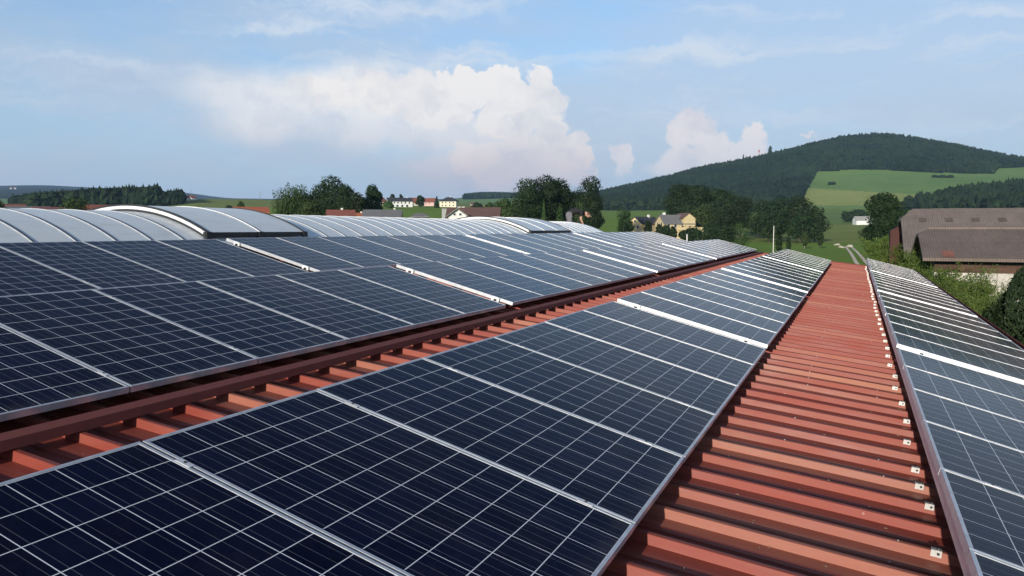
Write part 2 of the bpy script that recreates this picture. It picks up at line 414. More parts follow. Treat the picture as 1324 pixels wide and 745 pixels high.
tab = np.zeros((len(us), NR))
for i, u in enumerate(us):
    d = [0, 130]+[a for a, b in COLS[u]]; z = [G, G]+[at(u, b[1], a)[2] if isinstance(b, tuple) else b for a, b in COLS[u]]
    tab[i] = np.interp(rr, d, z)
k5 = np.array([1, 3, 5, 3, 1.])/13
for i in range(len(us)): tab[i, 2:-2] = np.convolve(tab[i], k5, 'valid')
back = np.interp(rr, [0, 130, 600, 3000, 8800], [G, G, 2, 40, 60])
def wrap(t): return (t+math.pi) % (2*math.pi) - math.pi
Z = np.zeros((len(TH), NR))
for j in range(NR):
    xs = np.concatenate([[cth[0]-.6], cth, [cth[-1]+.5]])
    ys = np.concatenate([[back[j]], tab[:, j], [back[j]]])
    Z[:, j] = np.interp(wrap(TH), xs, ys, left=back[j], right=back[j])
for _ in range(60):
    Z[1:-1] = (Z[:-2]+2*Z[1:-1]+Z[2:])/4
lump = sum(a*np.sin(TH[:, None]*f+rr[None]*g+p) for a, f, g, p in ((.9, 31, .011, 1), (.6, 67, -.017, 2), (.35, 140, .03, .3)))
Z += lump*np.clip((rr[None]-500)/1500, 0, 1)*1.0
Z[-1] = Z[0]
def H(x, y):
    D = math.hypot(x, y); t = math.atan2(x, y)
    while t < TH[0]: t += 2*math.pi
    while t >= TH[-1]: t -= 2*math.pi
    i = int(np.searchsorted(TH, t, side='right'))-1; j = int(np.clip(np.searchsorted(rr, D)-1, 0, NR-2))
    a = (t-TH[i])/(TH[i+1]-TH[i]); b = (D-rr[j])/(rr[j+1]-rr[j])
    return float((Z[i, j]*(1-a)+Z[i+1, j]*a)*(1-b)+(Z[i, j+1]*(1-a)+Z[i+1, j+1]*a)*b)

def inpoly(u, v, P):
    n = len(P); c = False; j = n-1
    for i in range(n):
        if (P[i][1] > v) != (P[j][1] > v) and u < (P[j][0]-P[i][0])*(v-P[i][1])/(P[j][1]-P[i][1])+P[i][0]: c = not c
        j = i
    return c
MEADOW = [(1040,247),(1046,238),(1050,232),(1056,222),(1100,219.5),(1150,220),(1200,223),(1284,225),(1290,218),(1330,216),(1480,214),
          (1480,240),(1324,242),(1270,248),(1240,253),(1212,258),(1190,263),(1165,270),(1160,300),(1000,300),(1010,276),(1036,262)]
def zone(u, v, D):
    """field type at a ground point: index into the ground materials"""
    if D < 700:
        if u > 930: return 0 if D < 270 else 1
        return 1 if D < 330 else 0
    if u > 975 and inpoly(u, v, MEADOW):
        lim = 244+ (u-1050)*.055 if u > 1050 else 244
        if v < lim: return 2
        if v < 266: return 3
        return 2 if v < 270 else 4
    if u > 700 and D > 1040: return 5
    if u > 700: return 0
    if D > 3000: return 5
    return 6 if D < 1600 else 2
nT = len(TH)
xx = np.sin(TH)[:, None]*rr[None]; yy = np.cos(TH)[:, None]*rr[None]
V = np.stack([xx, yy, Z], -1).reshape(-1, 3)
F = []; MI = []
for i in range(nT-1):
    for j in range(NR-1):
        a = i*NR+j; F.append((a, a+NR, a+NR+1, a+1))
        if i < len(tview)-1 and rr[j] > 150:
            c = (V[a]+V[a+NR+1])/2; u, v = pix(c)
            MI.append(zone(u, v, rr[j]))
        else: MI.append(0)
g = quads_mesh('ground', V, np.array(F)[:, ::-1], [M['g_near'], M['g_mid'], M['g_green'], M['g_tan'], M['g_deep'], M['g_forest'], M['g_crop']], mi=MI, smooth=True)
tag(g, 'rolling green farmland rising to a hill', None, None, 'structure')

# farm track: two pale wheel lines with a grass strip
def strip(name, pts, w, mat, label, off=0, dz=.05):
    mb = MB()
    for i in range(len(pts)-1):
        a = np.array(pts[i]); b = np.array(pts[i+1]); d = (b-a)/np.linalg.norm(b-a); n = np.array([d[1], -d[0]])
        def q(p, s): X = p+n*s; return (X[0], X[1], H(X[0], X[1])+dz)
        mb.poly([q(a, off-w/2), q(a, off+w/2), q(b, off+w/2), q(b, off-w/2)])
    return mb
tpts = [(1118, 344), (1113, 339), (1108, 332), (1103, 326), (1098, 321.5), (1096, 320)]
tw = []
for (u, v) in tpts:
    d = ray(u, v); s = -5.45/d[2]; tw.append((d[0]*s, d[1]*s))
tw = [(tw[0][0]+.8, 60)]+tw
fine = []
for a, b in zip(tw[:-1], tw[1:]):
    for k in range(6): fine.append((a[0]+(b[0]-a[0])*k/6, a[1]+(b[1]-a[1])*k/6))
mb = strip('a', fine, .6, None, '', -.75); m2 = strip('a', fine, .6, None, '', .75)
mb.mesh(m2.v, m2.f)
tag(mb.build('farm_track', M['gravel']), 'pale two-wheel gravel track crossing the meadow', None, None, 'structure')

# ------------------------------------------------------------------ the solar building
T = R(14.75); PW, PL, PG = 1.0, 1.65, 1.01
ROWS = {'R': (1.996, -1.543, .06, 'row nearest the hedge'), 'M': (-.787, -1.199, 0, 'row left of the red walkway'),
        'L': (-3.657, -.873, 0, 'lower row beyond the red gully'), 'U': (-6.44, -.560, 0, 'top row by the barrel skylight')}
S = .117
def ztop(x): return -1.299 - S*(x+.787) if x > -9.95 else ztop(-9.9499) + S*(x+9.95)
Y0R, Y1R = -14., 33.3
bld = empty('farm_hall', (-3.8, 10, G))
tag(bld, 'long hall with red ribbed metal roof carrying rows of solar panels', 'building')
def P0(mb):   # shift world coordinates under the empty
    mb.v = [(x+3.8, y-10, z-G) for x, y, z in mb.v]; return mb
def roof_sheet():
    prof = []       # (y, dz) along one pitch, starting at near foot of a rib
    H_ = .043
    k0 = int((Y0R-RIB0)/RIB)
    k = k0
    while RIB0+k*RIB < Y1R-.2:
        y = RIB0+k*RIB
        prof += [(y-.009, -H_), (y, -.002), (y+.003, 0), (y+.027, 0), (y+.030, -.002), (y+.046, -H_),
                 (y+.152, -H_), (y+.155, -H_+.008), (y+.166, -H_+.008), (y+.173, -H_)]
        k += 1
    prof.append((Y1R, -H_))
    mb = MB()
    xs = [2.10, 1.2, 0, -1.2, -2.4, -3.6, -5, -6.5, -8, -9.95, -13, -17, -22.2]
    n = len(prof); base = []
    vs = []
    for i, x in enumerate(xs):
        for (y, dz) in prof:
            wob = .0016*math.sin(x*3.1+y*1.7)+.0012*math.sin(y*5.3-x*2.2)
            vs.append((x, y, ztop(x)+dz+wob))
    fs = []
    for i in range(len(xs)-1):
        for j in range(n-1):
            a = i*n+j; fs.append((a, a+1, a+n+1, a+n))
    mb.mesh(vs, fs)
    # self-drilling screws on the pans beside the ribs
    r2 = random.Random(3)
    for kk in range(k0, 90):
        y = RIB0+kk*RIB
        for x in (-.35, -1.9+.9, -2.95, .2):
            if r2.random() < .6: continue
            xx_ = x+r2.uniform(-.03, .03); yy_ = y+.015+ (0 if r2.random() < .6 else .14)
            zz = ztop(xx_)+(0 if yy_ < y+.05 else -H_+.006)
            ring = [(xx_+.0042*math.cos(t), yy_+.0042*math.sin(t), zz+.005) for t in np.arange(6)*math.pi/3]
            mb.poly(ring, 1)
            for q in range(6):
                a, b = ring[q], ring[(q+1) % 6]
                mb.poly([(a[0], a[1], zz-.001), (b[0], b[1], zz-.001), b, a], 1)
    return P0(mb)
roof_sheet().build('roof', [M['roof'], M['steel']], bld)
mb = MB()
xa, xb = -21.9, 1.9
for (ya, yb) in ((Y0R+.4, Y0R+.6), (Y1R-.6, Y1R-.4)):
    mb.mesh([(xa, ya, G), (xb, ya, G), (xb, yb, G), (xa, yb, G), (xa, ya, ztop(xa)-.08), (xb, ya, ztop(xb)-.08), (xb, yb, ztop(xb)-.08), (xa, yb, ztop(xa)-.08),
             (-9.95, ya, ztop(-9.95)-.1), (-9.95, yb, ztop(-9.95)-.1)],
            [(0, 1, 5, 8, 4), (3, 7, 9, 6, 2), (1, 2, 6, 5), (0, 4, 7, 3), (4, 8, 9, 7), (8, 5, 6, 9)])
for xc in (xa, xb):
    mb.box(xc-.1, xc+.1, Y0R+.6, Y1R-.6, G, ztop(xc)-.1)
P0(mb).build('wall', M['wall_cream'], bld)
# folded flashing between the two row blocks
mb = MB()
x0 = -3.42; zt = ztop(-3.45)
mb.mesh([(x0, Y0R, zt+.003), (x0-.012, Y0R, zt+.05), (x0-.10, Y0R, zt+.062), (x0-.10, Y0R, zt+.02), (x0-.05, Y0R, zt+.003),
         (x0, Y1R-.3, zt+.003), (x0-.012, Y1R-.3, zt+.05), (x0-.10, Y1R-.3, zt+.062), (x0-.10, Y1R-.3, zt+.02), (x0-.05, Y1R-.3, zt+.003)],
        [(0, 1, 6, 5), (1, 2, 7, 6), (2, 3, 8, 7), (3, 4, 9, 8), (4, 0, 5, 9), (4, 3, 2, 1, 0), (5, 6, 7, 8, 9)])
P0(mb).build('snow_guard', M['brown_trim'], bld)
# eave trims on the right
mb = MB()
mb.box(2.03, 2.065, Y0R, Y1R, ztop(2.05)+.003, ztop(2.05)+.04)
P0(mb).build('eave_rail', M['brown_trim2'], bld)
mb = MB()
z = ztop(2.10)
sec = [(2.105, z-.02), (2.105, z-.11), (2.20, z-.11), (2.20, z+.012), (2.185, z+.012), (2.185, z-.095), (2.12, z-.095), (2.12, z-.02)]
vs = [(a, y, b) for y in (Y0R, Y1R) for a, b in sec]
fs = [(i, (i+1) % 8, (i+1) % 8+8, i+8) for i in range(8)]
mb.mesh(vs, fs)
P0(mb).build('gutter', M['brown_trim2'], bld)
mb = MB()   # verge flashing along the far gable
for (xa_, xb_) in ((2.10, -9.95), (-9.95, -22.2)):
    za, zb = ztop(xa_), ztop(xb_)
    mb.mesh([(xa_, Y1R+.002, za-.16), (xb_, Y1R+.002, zb-.16), (xb_, Y1R+.05, zb-.16), (xa_, Y1R+.05, za-.16),
             (xa_, Y1R+.002, za+.012), (xb_, Y1R+.002, zb+.012), (xb_, Y1R+.05, zb+.012), (xa_, Y1R+.05, za+.012)],
            [(0, 3, 2, 1), (4, 5, 6, 7), (0, 1, 5, 4), (1, 2, 6, 5), (2, 3, 7, 6), (3, 0, 4, 7)])
P0(mb).build('verge_flashing', M['brown_trim'], bld)

# litter on the walkway
r3 = random.Random(5); mb = MB()
for i in range(90):
    x = r3.uniform(-.75, .35); y = 2.9+18*r3.random()**1.8; s = r3.uniform(.004, .014); a = r3.uniform(0, 3.1)
    ph = ((y-RIB0) % RIB)
    z = ztop(x)+(.002 if ph < .028 or ph > RIB-.002 else -.041 if not .14 < ph < .18 else -.034)
    if .028 <= ph < .05 or ph > RIB-.016: continue
    c, d = math.cos(a)*s, math.sin(a)*s
    mb.poly([(x-c, y-d, z), (x+d*.4, y-c*.4, z+.003), (x+c, y+d, z+.001), (x-d*.4, y+c*.4, z+.004)])
tag(mb.build('roof_litter', simple('dry_leaf_bits', (.45, .38, .28), .9)), 'dry leaf bits and grit scattered on the red walkway', 'litter', None, 'stuff')

# ------------------------------------------------------------------ solar panels
def panel_proto():
    root = empty('solar_panel')
    g_ = MB(); g_.poly([(-PL+.009, .009, -.0025), (-.009, .009, -.0025), (-.009, PW-.009, -.0025), (-PL+.009, PW-.009, -.0025)])
    g_.poly([(-PL+.009, .009, -.007), (-PL+.009, PW-.009, -.007), (-.009, PW-.009, -.007), (-.009, .009, -.007)])
    g_.build('cell_glass', M['cells'], root)
    f = MB(); w = .012; h = .04
    o = [(-PL, 0), (0, 0), (0, PW), (-PL, PW)]
    def ring(d, z): return [(-PL+d, d, z), (-d, d, z), (-d, PW-d, z), (-PL+d, PW-d, z)]
    rings = [ring(.002, -h), ring(0, -h+.002), ring(0, -.0005), ring(.0005, 0), ring(w*1.1, 0), ring(w*1.1, -.0025)]
    vs = sum(rings, []); fs = []
    for k in range(5):
        for i in range(4):
            j = (i+1) % 4; fs.append((k*4+i, k*4+j, k*4+4+j, k*4+4+i))
    f.mesh(vs, fs)
    rin = [ring(.004, -.0085), ring(.004, -h+.002), ring(.03, -h+.002), ring(.03, -h), ring(.002, -h)]
    vs = sum(rin, []); fs = []
    for k in range(4):
        for i in range(4):
            j = (i+1) % 4; fs.append((k*4+i, k*4+4+i, k*4+4+j, k*4+j))
    f.mesh(vs, fs)
    f.build('frame', M['alu'], root)
    return root
def clamp_mesh():
    c = MB()
    c.box(-.035, .035, -.019, .009, .0005, .0022)
    c.box(-.03, .03, -.0085, -.0015, -.03, .0005)
    c.tube([(0, -.005, .0022), (0, -.005, .006)], [.006, .0055], 6, 1)
    return c
def end_clamp_mesh():
    c = MB()
    c.box(-.05, .05, -.03, .008, .0005, .0045)
    c.box(-.05, .05, -.03, -.004, -.045, .0005)
    c.box(-.012, .02, -.045, -.03, -.045, -.02, 1)
    c.tube([(.03, -.014, .0045), (.03, -.014, .018)], [.006, .0055], 6, 1)
    return c
pan = panel_proto(); pan_kids = list(pan.children)
ordn = ['', 'first', 'second', 'third', 'fourth', 'fifth', 'sixth', 'seventh', 'eighth', 'ninth', 'tenth']
secname = {'Z': 'rearmost', 'A': 'nearest', 'B': 'second', 'C': 'third', 'D': 'farthest'}
SEC = [('Z', .78, 2, 0), ('A', 8.05, 7, 0), ('B', 8.25, 7, .012), ('C', 15.52, 7, .018), ('D', 22.79, 10, .025)]
protos = {}
def child_copy(src, par, name=None):
    c = src.copy(); col.objects.link(c); c.parent = par
    return c
first_clamp = clamp_mesh().build('mid_clamp', [M['alu_white'], M['dark_metal']])
first_end = end_clamp_mesh().build('end_clamp', [M['alu_white'], M['black']])
used = {'pan': False, 'c': False, 'e': False}
for rk, (rx, rz, dy, rname) in ROWS.items():
    for sn, ys, n, dz in SEC:
        if sn in 'ZA': y0 = ys-(n-1)*PG-PW
        else: y0 = ys
        nn = n if not (sn == 'D' and rk == 'M') else 8
        if sn == 'D' and rk == 'R': nn = 9
        for k in range(nn):
            y = y0+k*PG+dy
            if not used['pan']: o = pan; used['pan'] = True
            else:
                o = pan.copy(); col.objects.link(o)
                for ch in pan_kids: child_copy(ch, o)
            o.location = (rx+rnd.gauss(0, .0015), y+rnd.gauss(0, .0016), rz+dz+rnd.gauss(0, .0004))
            o.rotation_euler = (R(rnd.gauss(0, .012)), T+R(rnd.gauss(0, .016)), R(rnd.gauss(0, .03)))
            if rk == 'R': side = 'on the right'
            lab = '%s solar panel of the %s block, %s' % (ordn[k+1], secname[sn], rname)
            if k == nn-1 and sn != 'Z' : lab = 'last solar panel of the %s block, %s' % (secname[sn], rname)
            tag(o, lab, 'solar panel', 'solar panels on the red roof')
            for cx in (-.22, -PL+.22):
                key = 'e' if k == 0 else 'c'
                src = first_end if k == 0 else first_clamp
                if k == 0 and sn == 'Z': continue
                if not used[key]: c = src; used[key] = True
                else: c = src.copy(); col.objects.link(c)
                c.parent = o; c.location = (cx, 0, 0)
# rails under the rows, with feet on the ribs
for rk, (rx, rz, dy, rname) in ROWS.items():
    for q, (fx, what) in enumerate(((.30, 'lower'), (PL-.30, 'upper'))):
        x = rx-fx*math.cos(T); z = rz+fx*math.sin(T)-.045
        ro = empty('mounting_rail', (x, 10, z))
        tag(ro, '%s aluminium mounting rail under the %s' % (what, rname), 'rail', 'rails under the solar panels')
        b = MB(); b.box(-.02, .02, -9.5, 22.4, -.045, -.002); b.build('rail', M['alu'], ro)
        y = 3.0 if rk != 'U' else 8
        f0 = None; k = 0
        hh = z-.045-ztop(x)
        while y < 32 and hh > .01:
            yy_ = RIB0+round((y-RIB0)/RIB)*RIB+.015
            if f0 is None:
                b = MB(); b.box(-.02, .02, -.02, .02, -hh, 0); b.box(-.05, .05, -.025, .025, -hh, -hh+.006)
                f0 = b.build('foot', M['steel'], ro); c = f0
            else: c = f0.copy(); col.objects.link(c)
            c.location = (0, yy_-10, -.046); y += 1.3
# tall wind plate under the raised left side of the right-hand row
mb = MB()
xw = .40; zt = -1.123-.042
mb.mesh([(xw+.002, -.9, zt), (xw-.004, -.9, zt-.088), (xw+.02, -.9, zt-.092), (xw+.006, -.9, zt),
         (xw+.002, 31.9, zt), (xw-.004, 31.9, zt-.088), (xw+.02, 31.9, zt-.092), (xw+.006, 31.9, zt)],
        [(0, 4, 5, 1), (1, 5, 6, 2), (2, 6, 7, 3), (3, 7, 4, 0), (0, 1, 2, 3), (7, 6, 5, 4)])
tag(mb.build('wind_plate', M['alu_shiny']), 'shiny folded aluminium plate under the raised edge of the right-hand panel row', 'metal plate')
# square clamp plates on the ribs below the plate
cp = empty('roof_clamp')
b = MB(); b.box(-.022, .022, -.014, .014, .002, .007); b.box(-.022, .022, -.018, -.015, -.024, .007); plate0 = b.build('plate', M['steel'], cp)
b = MB(); b.tube([(.008, 0, .007), (.008, 0, .015)], [.008, .007], 6); b.tube([(.008, -.018, -.008), (.008, -.024, -.008)], [.007, .006], 6); bolt0 = b.build('bolt', M['dark_metal'], cp)
ks = [3, 5, 6, 7, 9, 11, 13, 15] + list(range(17, 92, 2))
def nth(i):
    tens = ['', '', 'twenty', 'thirty', 'forty', 'fifty']
    sm = ordn + ['eleventh', 'twelfth', 'thirteenth', 'fourteenth', 'fifteenth', 'sixteenth', 'seventeenth', 'eighteenth', 'nineteenth']
    if i < 20: return sm[i]
    if i % 10 == 0: return tens[i//10][:-1]+'ieth'
    return tens[i//10]+' '+sm[i % 10]
for i, kk in enumerate(ks):
    y = RIB0+kk*RIB+.012
    if i == 0: o = cp
    else:
        o = cp.copy(); col.objects.link(o)
        for ch in (plate0, bolt0): child_copy(ch, o)
    x = .385+rnd.uniform(-.025, .012)
    o.location = (x, y, ztop(x)+.001); o.rotation_euler = (0, -math.atan(-S), R(rnd.uniform(-5, 5)))
    tag(o, '%s white clamp plate, counted from the near end of the right-hand panel row' % nth(i+1), 'clamp', 'clamp plates along the right-hand panel row')

# ------------------------------------------------------------------ barrel skylight
RB, CZ, CX = 3.43, .262, -9.95
def arc(r, n=28, a=1.0):
    hw = 1.78; t0 = math.asin(hw/RB)
    return [(CX+r*math.sin(t), CZ-RB+r*math.cos(t)) for t in np.linspace(t0*a, -t0*a, n)]
YB0, YB1 = -1.2, 27.1
sky = empty('barrel_skylight', (CX, 10, -.3))
tag(sky, 'long arched opal skylight along the roof ridge behind the solar panels', 'skylight')
def PS(mb): mb.v = [(x-CX, y-10, z+.3) for x, y, z in mb.v]; return mb
def shell(mb, r0, r1, y0, y1, n=28, m=0, a=1.0):
    A = arc(r1, n, a); B = arc(r0, n, a); k = len(A)
    vs = [(x, y0, z) for x, z in A]+[(x, y0, z) for x, z in B]+[(x, y1, z) for x, z in A]+[(x, y1, z) for x, z in B]
    fs = []
    for i in range(k-1):
        fs += [(i, i+1, 2*k+i+1, 2*k+i), (k+i, 3*k+i, 3*k+i+1, k+i+1), (i, k+i, k+i+1, i+1), (2*k+i, 2*k+i+1, 3*k+i+1, 3*k+i)]
    fs += [(0, 2*k, 3*k, k), (k-1, 2*k-1, 4*k-1, 3*k-1)]
    mb.mesh(vs, fs, m)
mb = MB(); shell(mb, RB-.016, RB, YB0, YB1); PS(mb).build('glazing', M['opal'], sky, smooth=False)
mb = MB()
for s in (1, -1):
    xo = CX+s*1.80
    mb.box(min(xo, xo+s*.08), max(xo, xo+s*.08), YB0-.05, YB1+.05, ztop(xo)-.02, CZ-RB+math.sqrt(RB**2-1.78**2)-.005)
A = arc(RB-.02, 20)
for y in (YB0, YB1-.04):
    vs = [(x, y, z) for x, z in A]+[(x, y, -.5) for x, z in A]
    for i in range(19): mb.poly([vs[i], vs[i+1], vs[20+i+1], vs[20+i]]); 
PS(mb).build('kerb', M['alu_white'], sky)
F1 = (8.17, 10.27); F2 = (19.95, 23.2)
y = YB0+.02; rib0 = None
r_ = MB(); shell(r_, RB-.003, RB+.009, 0, .014); rib_m = r_
g_ = MB(); shell(g_, RB-.002, RB+.0105, 0, .016); seal_m = g_
rib0 = seal0 = None
while y < YB1-.02:
    if not (F1[0]-.05 < y < F1[1] or F2[0]-.05 < y < F2[1]):
        if rib0 is None:
            rib0 = PS(r_).build('rib', M['alu'], sky, smooth=False); seal0 = PS(g_).build('seal', M['black'], rib0)
            rib0.location = (0, y, 0); seal0.location = (0, .0145, 0)
        else:
            c = rib0.copy(); col.objects.link(c); c.location = (0, y, 0); d = seal0.copy(); col.objects.link(d); d.parent = c
    y += .525
for (a, b_), nb in ((F1, 2), (F2, 3)):
    fl = empty('vent_flap', (0, 0, 0)); fl.parent = sky
    FA = .885
    mb = MB(); shell(mb, RB+.078, RB+.092, a+.03, b_-.03, a=FA); PS(mb).build('flap_glazing', M['opal'], fl)
    mb = MB(); shell(mb, RB+.034, RB+.080, a, a+.03, a=FA); shell(mb, RB+.034, RB+.080, b_-.03, b_, a=FA)
    for q in range(1, nb):
        yq = a+(b_-a)*q/nb; shell(mb, RB+.0925, RB+.102, yq, yq+.014, a=FA)
    PS(mb).build('flap_frame', M['alu_white'], fl)
    mb = MB(); shell(mb, RB+.0805, RB+.106, a+.001, a+.0295, a=FA); shell(mb, RB+.002, RB+.0335, a+.004, a+.03)  # dark rim on top; lower shell paints the shadow gap under the flap
    shell(mb, RB+.0805, RB+.104, b_-.0295, b_-.001, a=FA)
    for q in range(1, nb):
        yq = a+(b_-a)*q/nb+.0145; shell(mb, RB+.0925, RB+.102, yq, yq+.016, a=FA)
    e = arc(RB+.06, 28, FA)
    for s in (0, -1):
        ex, ez = e[s]; mb.box(ex-.02, ex+.03 if s == 0 else ex+.02, a-.04, b_+.04, ez-.035, ez+.03)
    for yq in (a-.03, (a+b_)/2-.04, b_-.05):
        ex, ez = e[0]; mb.box(ex-.02, ex+.045, yq, yq+.09, ez-.06, ez+.035)
    PS(mb).build('flap_edge_and_shade', M['dark_metal'], fl)

# ------------------------------------------------------------------ vegetation
def cards(C, Nn, size, aspect=1.0, jit=.35, dirv=None):
    """leaf cards: centres C, outward normals Nn, sizes"""
    n = len(C)
    N = Nn+npr.normal(0, jit, (n, 3)); N /= np.linalg.norm(N, axis=1)[:, None]+1e-9
    if dirv is None: A = npr.normal(0, 1, (n, 3))
    else: A = dirv+npr.normal(0, .35, (n, 3))
    A -= N*(A*N).sum(1)[:, None]; A /= np.linalg.norm(A, axis=1)[:, None]+1e-9
    B = np.cross(N, A)
    s = size*npr.uniform(.6, 1.4, n)[:, None]
    A = A*s*.5; B = B*s*.5/aspect
    V = np.stack([C-A, C-B*.9+N*s*.08, C+A, C+B*.9+N*s*.08], 1).reshape(-1, 3)
    return V
def crown_pts(blobs, n, shell_=.55):
    vol = np.array([b[1][0]*b[1][1]*b[1][2] for b in blobs])**.67; w = vol/vol.sum()
    C = []; N = []
    for (c, r), k in zip(blobs, npr.multinomial(n, w)):
        d = npr.normal(0, 1, (k, 3)); d /= np.linalg.norm(d, axis=1)[:, None]
        f = shell_+(1-shell_)*npr.uniform(0, 1, (k, 1))**.6
        lum = 1+.16*np.sin(d[:, :1]*5+c[0]*3)*np.cos(d[:, 2:]*6+c[1])
        C.append(np.array(c)+d*np.array(r)*f*lum); N.append(d)
    return np.concatenate(C), np.concatenate(N)
def broad_blobs(h, w, rs, trunk=.18, n=11, lean=0):
    """a crown of uneven lobes, base at z=0"""
    out = []
    r0 = rs
    out.append(((0, 0, h*.60), (w*.36, w*.36, h*.34)))
    out.append(((0, 0, h*.36), (w*.34, w*.34, h*.22)))
    for i in range(n):
        a = r0.uniform(0, 6.28); q = r0.uniform(.15, .36)*w; zz = h*r0.uniform(.26, .84)
        k = 1-abs(zz/h-.55)*.9
        s = w*r0.uniform(.17, .27)*k
        out.append(((math.cos(a)*q*k, math.sin(a)*q*k, zz), (s*1.15, s*1.15, s*r0.uniform(.8, 1.15))))
    out.append(((r0.uniform(-.1, .1)*w, r0.uniform(-.1, .1)*w, h*.88), (w*.24, w*.24, h*.13)))
    return out
def tree(name, loc, h, w, mat, label, cat='tree', group=None, kind='broad', n=2600, leaf=None, seed=0, trunk_mat='bark', trunk_h=.3, tr=.018, lobes=11, scale=(1, 1, 1)):
    rs = random.Random(seed*77+int(h*13)+int(abs(loc[0])*7)); npr.seed(seed*31+int(h*100) % 1000+int(abs(loc[0])*10) % 997)
    root = empty(name, loc, (0, 0, rs.uniform(0, 6.28))); tag(root, label, cat, group)
    leaf = leaf or h*.05
    if kind == 'broad':
        bl = broad_blobs(h, w, rs, n=lobes); C, N = crown_pts(bl, n)
        keep = C[:, 2] > h*.10; C, N = C[keep], N[keep]
        V = cards(C, N, leaf, 1.2)
        C2, N2 = crown_pts([(c, tuple(q*1.12 for q in r)) for c, r in bl], n//6, .85); V = np.concatenate([V, cards(C2, N2, leaf*.6, 1.5)])
    elif kind == 'willow':
        bl = [((rs.uniform(-.3, .3)*w, rs.uniform(-.3, .3)*w, h*rs.uniform(.3, .8)), (w*.2, w*.2, h*.2)) for _ in range(13)]
        C, N = crown_pts(bl, n, .4)
        V = cards(C, N, leaf, 2.6, .6, np.array([0, 0, 1.]))
    elif kind == 'conifer':
        zz = npr.uniform(0, 1, n)**1.15*.95+.05; a = npr.uniform(0, 6.283, n)
        whorl = .75+.25*np.abs(np.sin(zz*h*2.2+a*.5))
        rad = (1-zz)*w*.5*whorl*npr.uniform(.35, 1, n)**.5
        C = np.stack([np.cos(a)*rad, np.sin(a)*rad, zz*h-rad*.25], 1)
        N = np.stack([np.cos(a), np.sin(a), np.full(n, .5)], 1)
        V = cards(C, N, leaf, 1.6, .3, np.stack([np.cos(a), np.sin(a), np.full(n, -.5)], 1))
    elif kind == 'shoots':          # tall arching leafy stems
        ns = 80; per = n//ns; Cs = []; Ns = []; Ds = []
        for i in range(ns):
            a = rs.uniform(0, 6.28); q = rs.uniform(0, .3)*w; out = rs.uniform(.1, .34)*w; hh = h*rs.uniform(.62, 1.05)
            tt = npr.uniform(0.05, 1, per)
            bx, by = math.cos(a)*q, math.sin(a)*q; a2 = a+rs.uniform(-.6, .6)
            x = bx+math.cos(a2)*out*tt**2+npr.normal(0, .035*w, per); y = by+math.sin(a2)*out*tt**2+npr.normal(0, .035*w, per)
            Cs.append(np.stack([x, y, tt*hh+npr.normal(0, .03, per)], 1))
            Ns.append(np.tile([math.cos(a2), math.sin(a2), .4], (per, 1)))
            Ds.append(np.stack([np.full(per, math.cos(a2)*.6), np.full(per, math.sin(a2)*.6), npr.uniform(.2, 1.4, per)], 1))
        C = np.concatenate(Cs); V = cards(C, np.concatenate(Ns), leaf, 3.2, .7, np.concatenate(Ds))
    elif kind == 'thuja':
        zz = npr.uniform(0, 1, n)**.9; a = npr.uniform(0, 6.283, n)
        rad = w*.5*np.minimum(1, (1-zz)*2.6)**.6*(.8+.2*np.sin(a*3+zz*9))*npr.uniform(.45, 1.05, n)**.4
        C = np.stack([np.cos(a)*rad, np.sin(a)*rad, zz*h], 1)
        N = np.stack([np.cos(a), np.sin(a), np.full(n, .3)], 1)
        V = cards(C, N, leaf, 2.6, .45, np.stack([np.cos(a)*.9, np.sin(a)*.9, npr.uniform(-.9, .5, n)], 1))
    F = np.arange(len(V)).reshape(-1, 4)
    quads_mesh('crown', V*np.array(scale), F, M[mat], root)
    tb = MB(); th_ = h*trunk_h; r0_ = h*tr
    top = h*.72 if kind != 'conifer' else h*.95
    if kind in ('shoots', 'thuja'):
        for i in range(5):
            a = i*1.3; tb.tube([(math.cos(a)*.08, math.sin(a)*.08, -.3), (math.cos(a)*.14*w, math.sin(a)*.14*w, h*.45)], [.035, .012], 5)
    else:
        tb.tube([(0, 0, -.6), (0, 0, .02*h), (rs.uniform(-.02, .02)*h, rs.uniform(-.02, .02)*h, th_), (0, 0, top)], [r0_*1.6, r0_*1.15, r0_*.85, r0_*.18], 7)
        if kind != 'conifer':
            for i in range(6):
                a = rs.uniform(0, 6.28); z0 = h*rs.uniform(.22, .5); L_ = w*rs.uniform(.22, .36)
                tb.tube([(0, 0, z0), (math.cos(a)*L_*.5, math.sin(a)*L_*.5, z0+h*.1), (math.cos(a)*L_, math.sin(a)*L_, z0+h*.24)], [r0_*.5, r0_*.32, r0_*.1], 5)
    tb.v = [(x*scale[0], y*scale[1], z*scale[2]) for x, y, z in tb.v]
    tb.build('trunk', M[trunk_mat], root, smooth=True)
    return root
def T_(u, D, vtop, wpx, mat, label, **kw):
    """a tree standing on the ground in direction u at distance D; its top seen at height vtop"""
    p = at(u, 296, D); zg = H(p[0], p[1]); ztopp = at(u, vtop, D)[2]
    h = ztopp-zg; w = wpx/FX*D*(1.38 if kw.get('kind', 'broad') == 'broad' and wpx > 20 else 1.15)
    if h < 1.2: print('LOWTREE', u, D, vtop, round(h, 2), 'ground v', round(pix((p[0], p[1], zg))[1], 1)); h = 1.2
    kw.setdefault('n', int(3600+min(7000, wpx*h/2*20)))
    kw.setdefault('leaf', max(.22, D*.0021))
    name = kw.pop('name', 'broadleaf_tree')
    return tree(name, (p[0], p[1], zg), h, w, mat, label, seed=int(u), **kw)
GL = 'trees behind the skylight on the left'; GC = 'trees in the middle clump'; GR = 'trees behind the yellow houses'
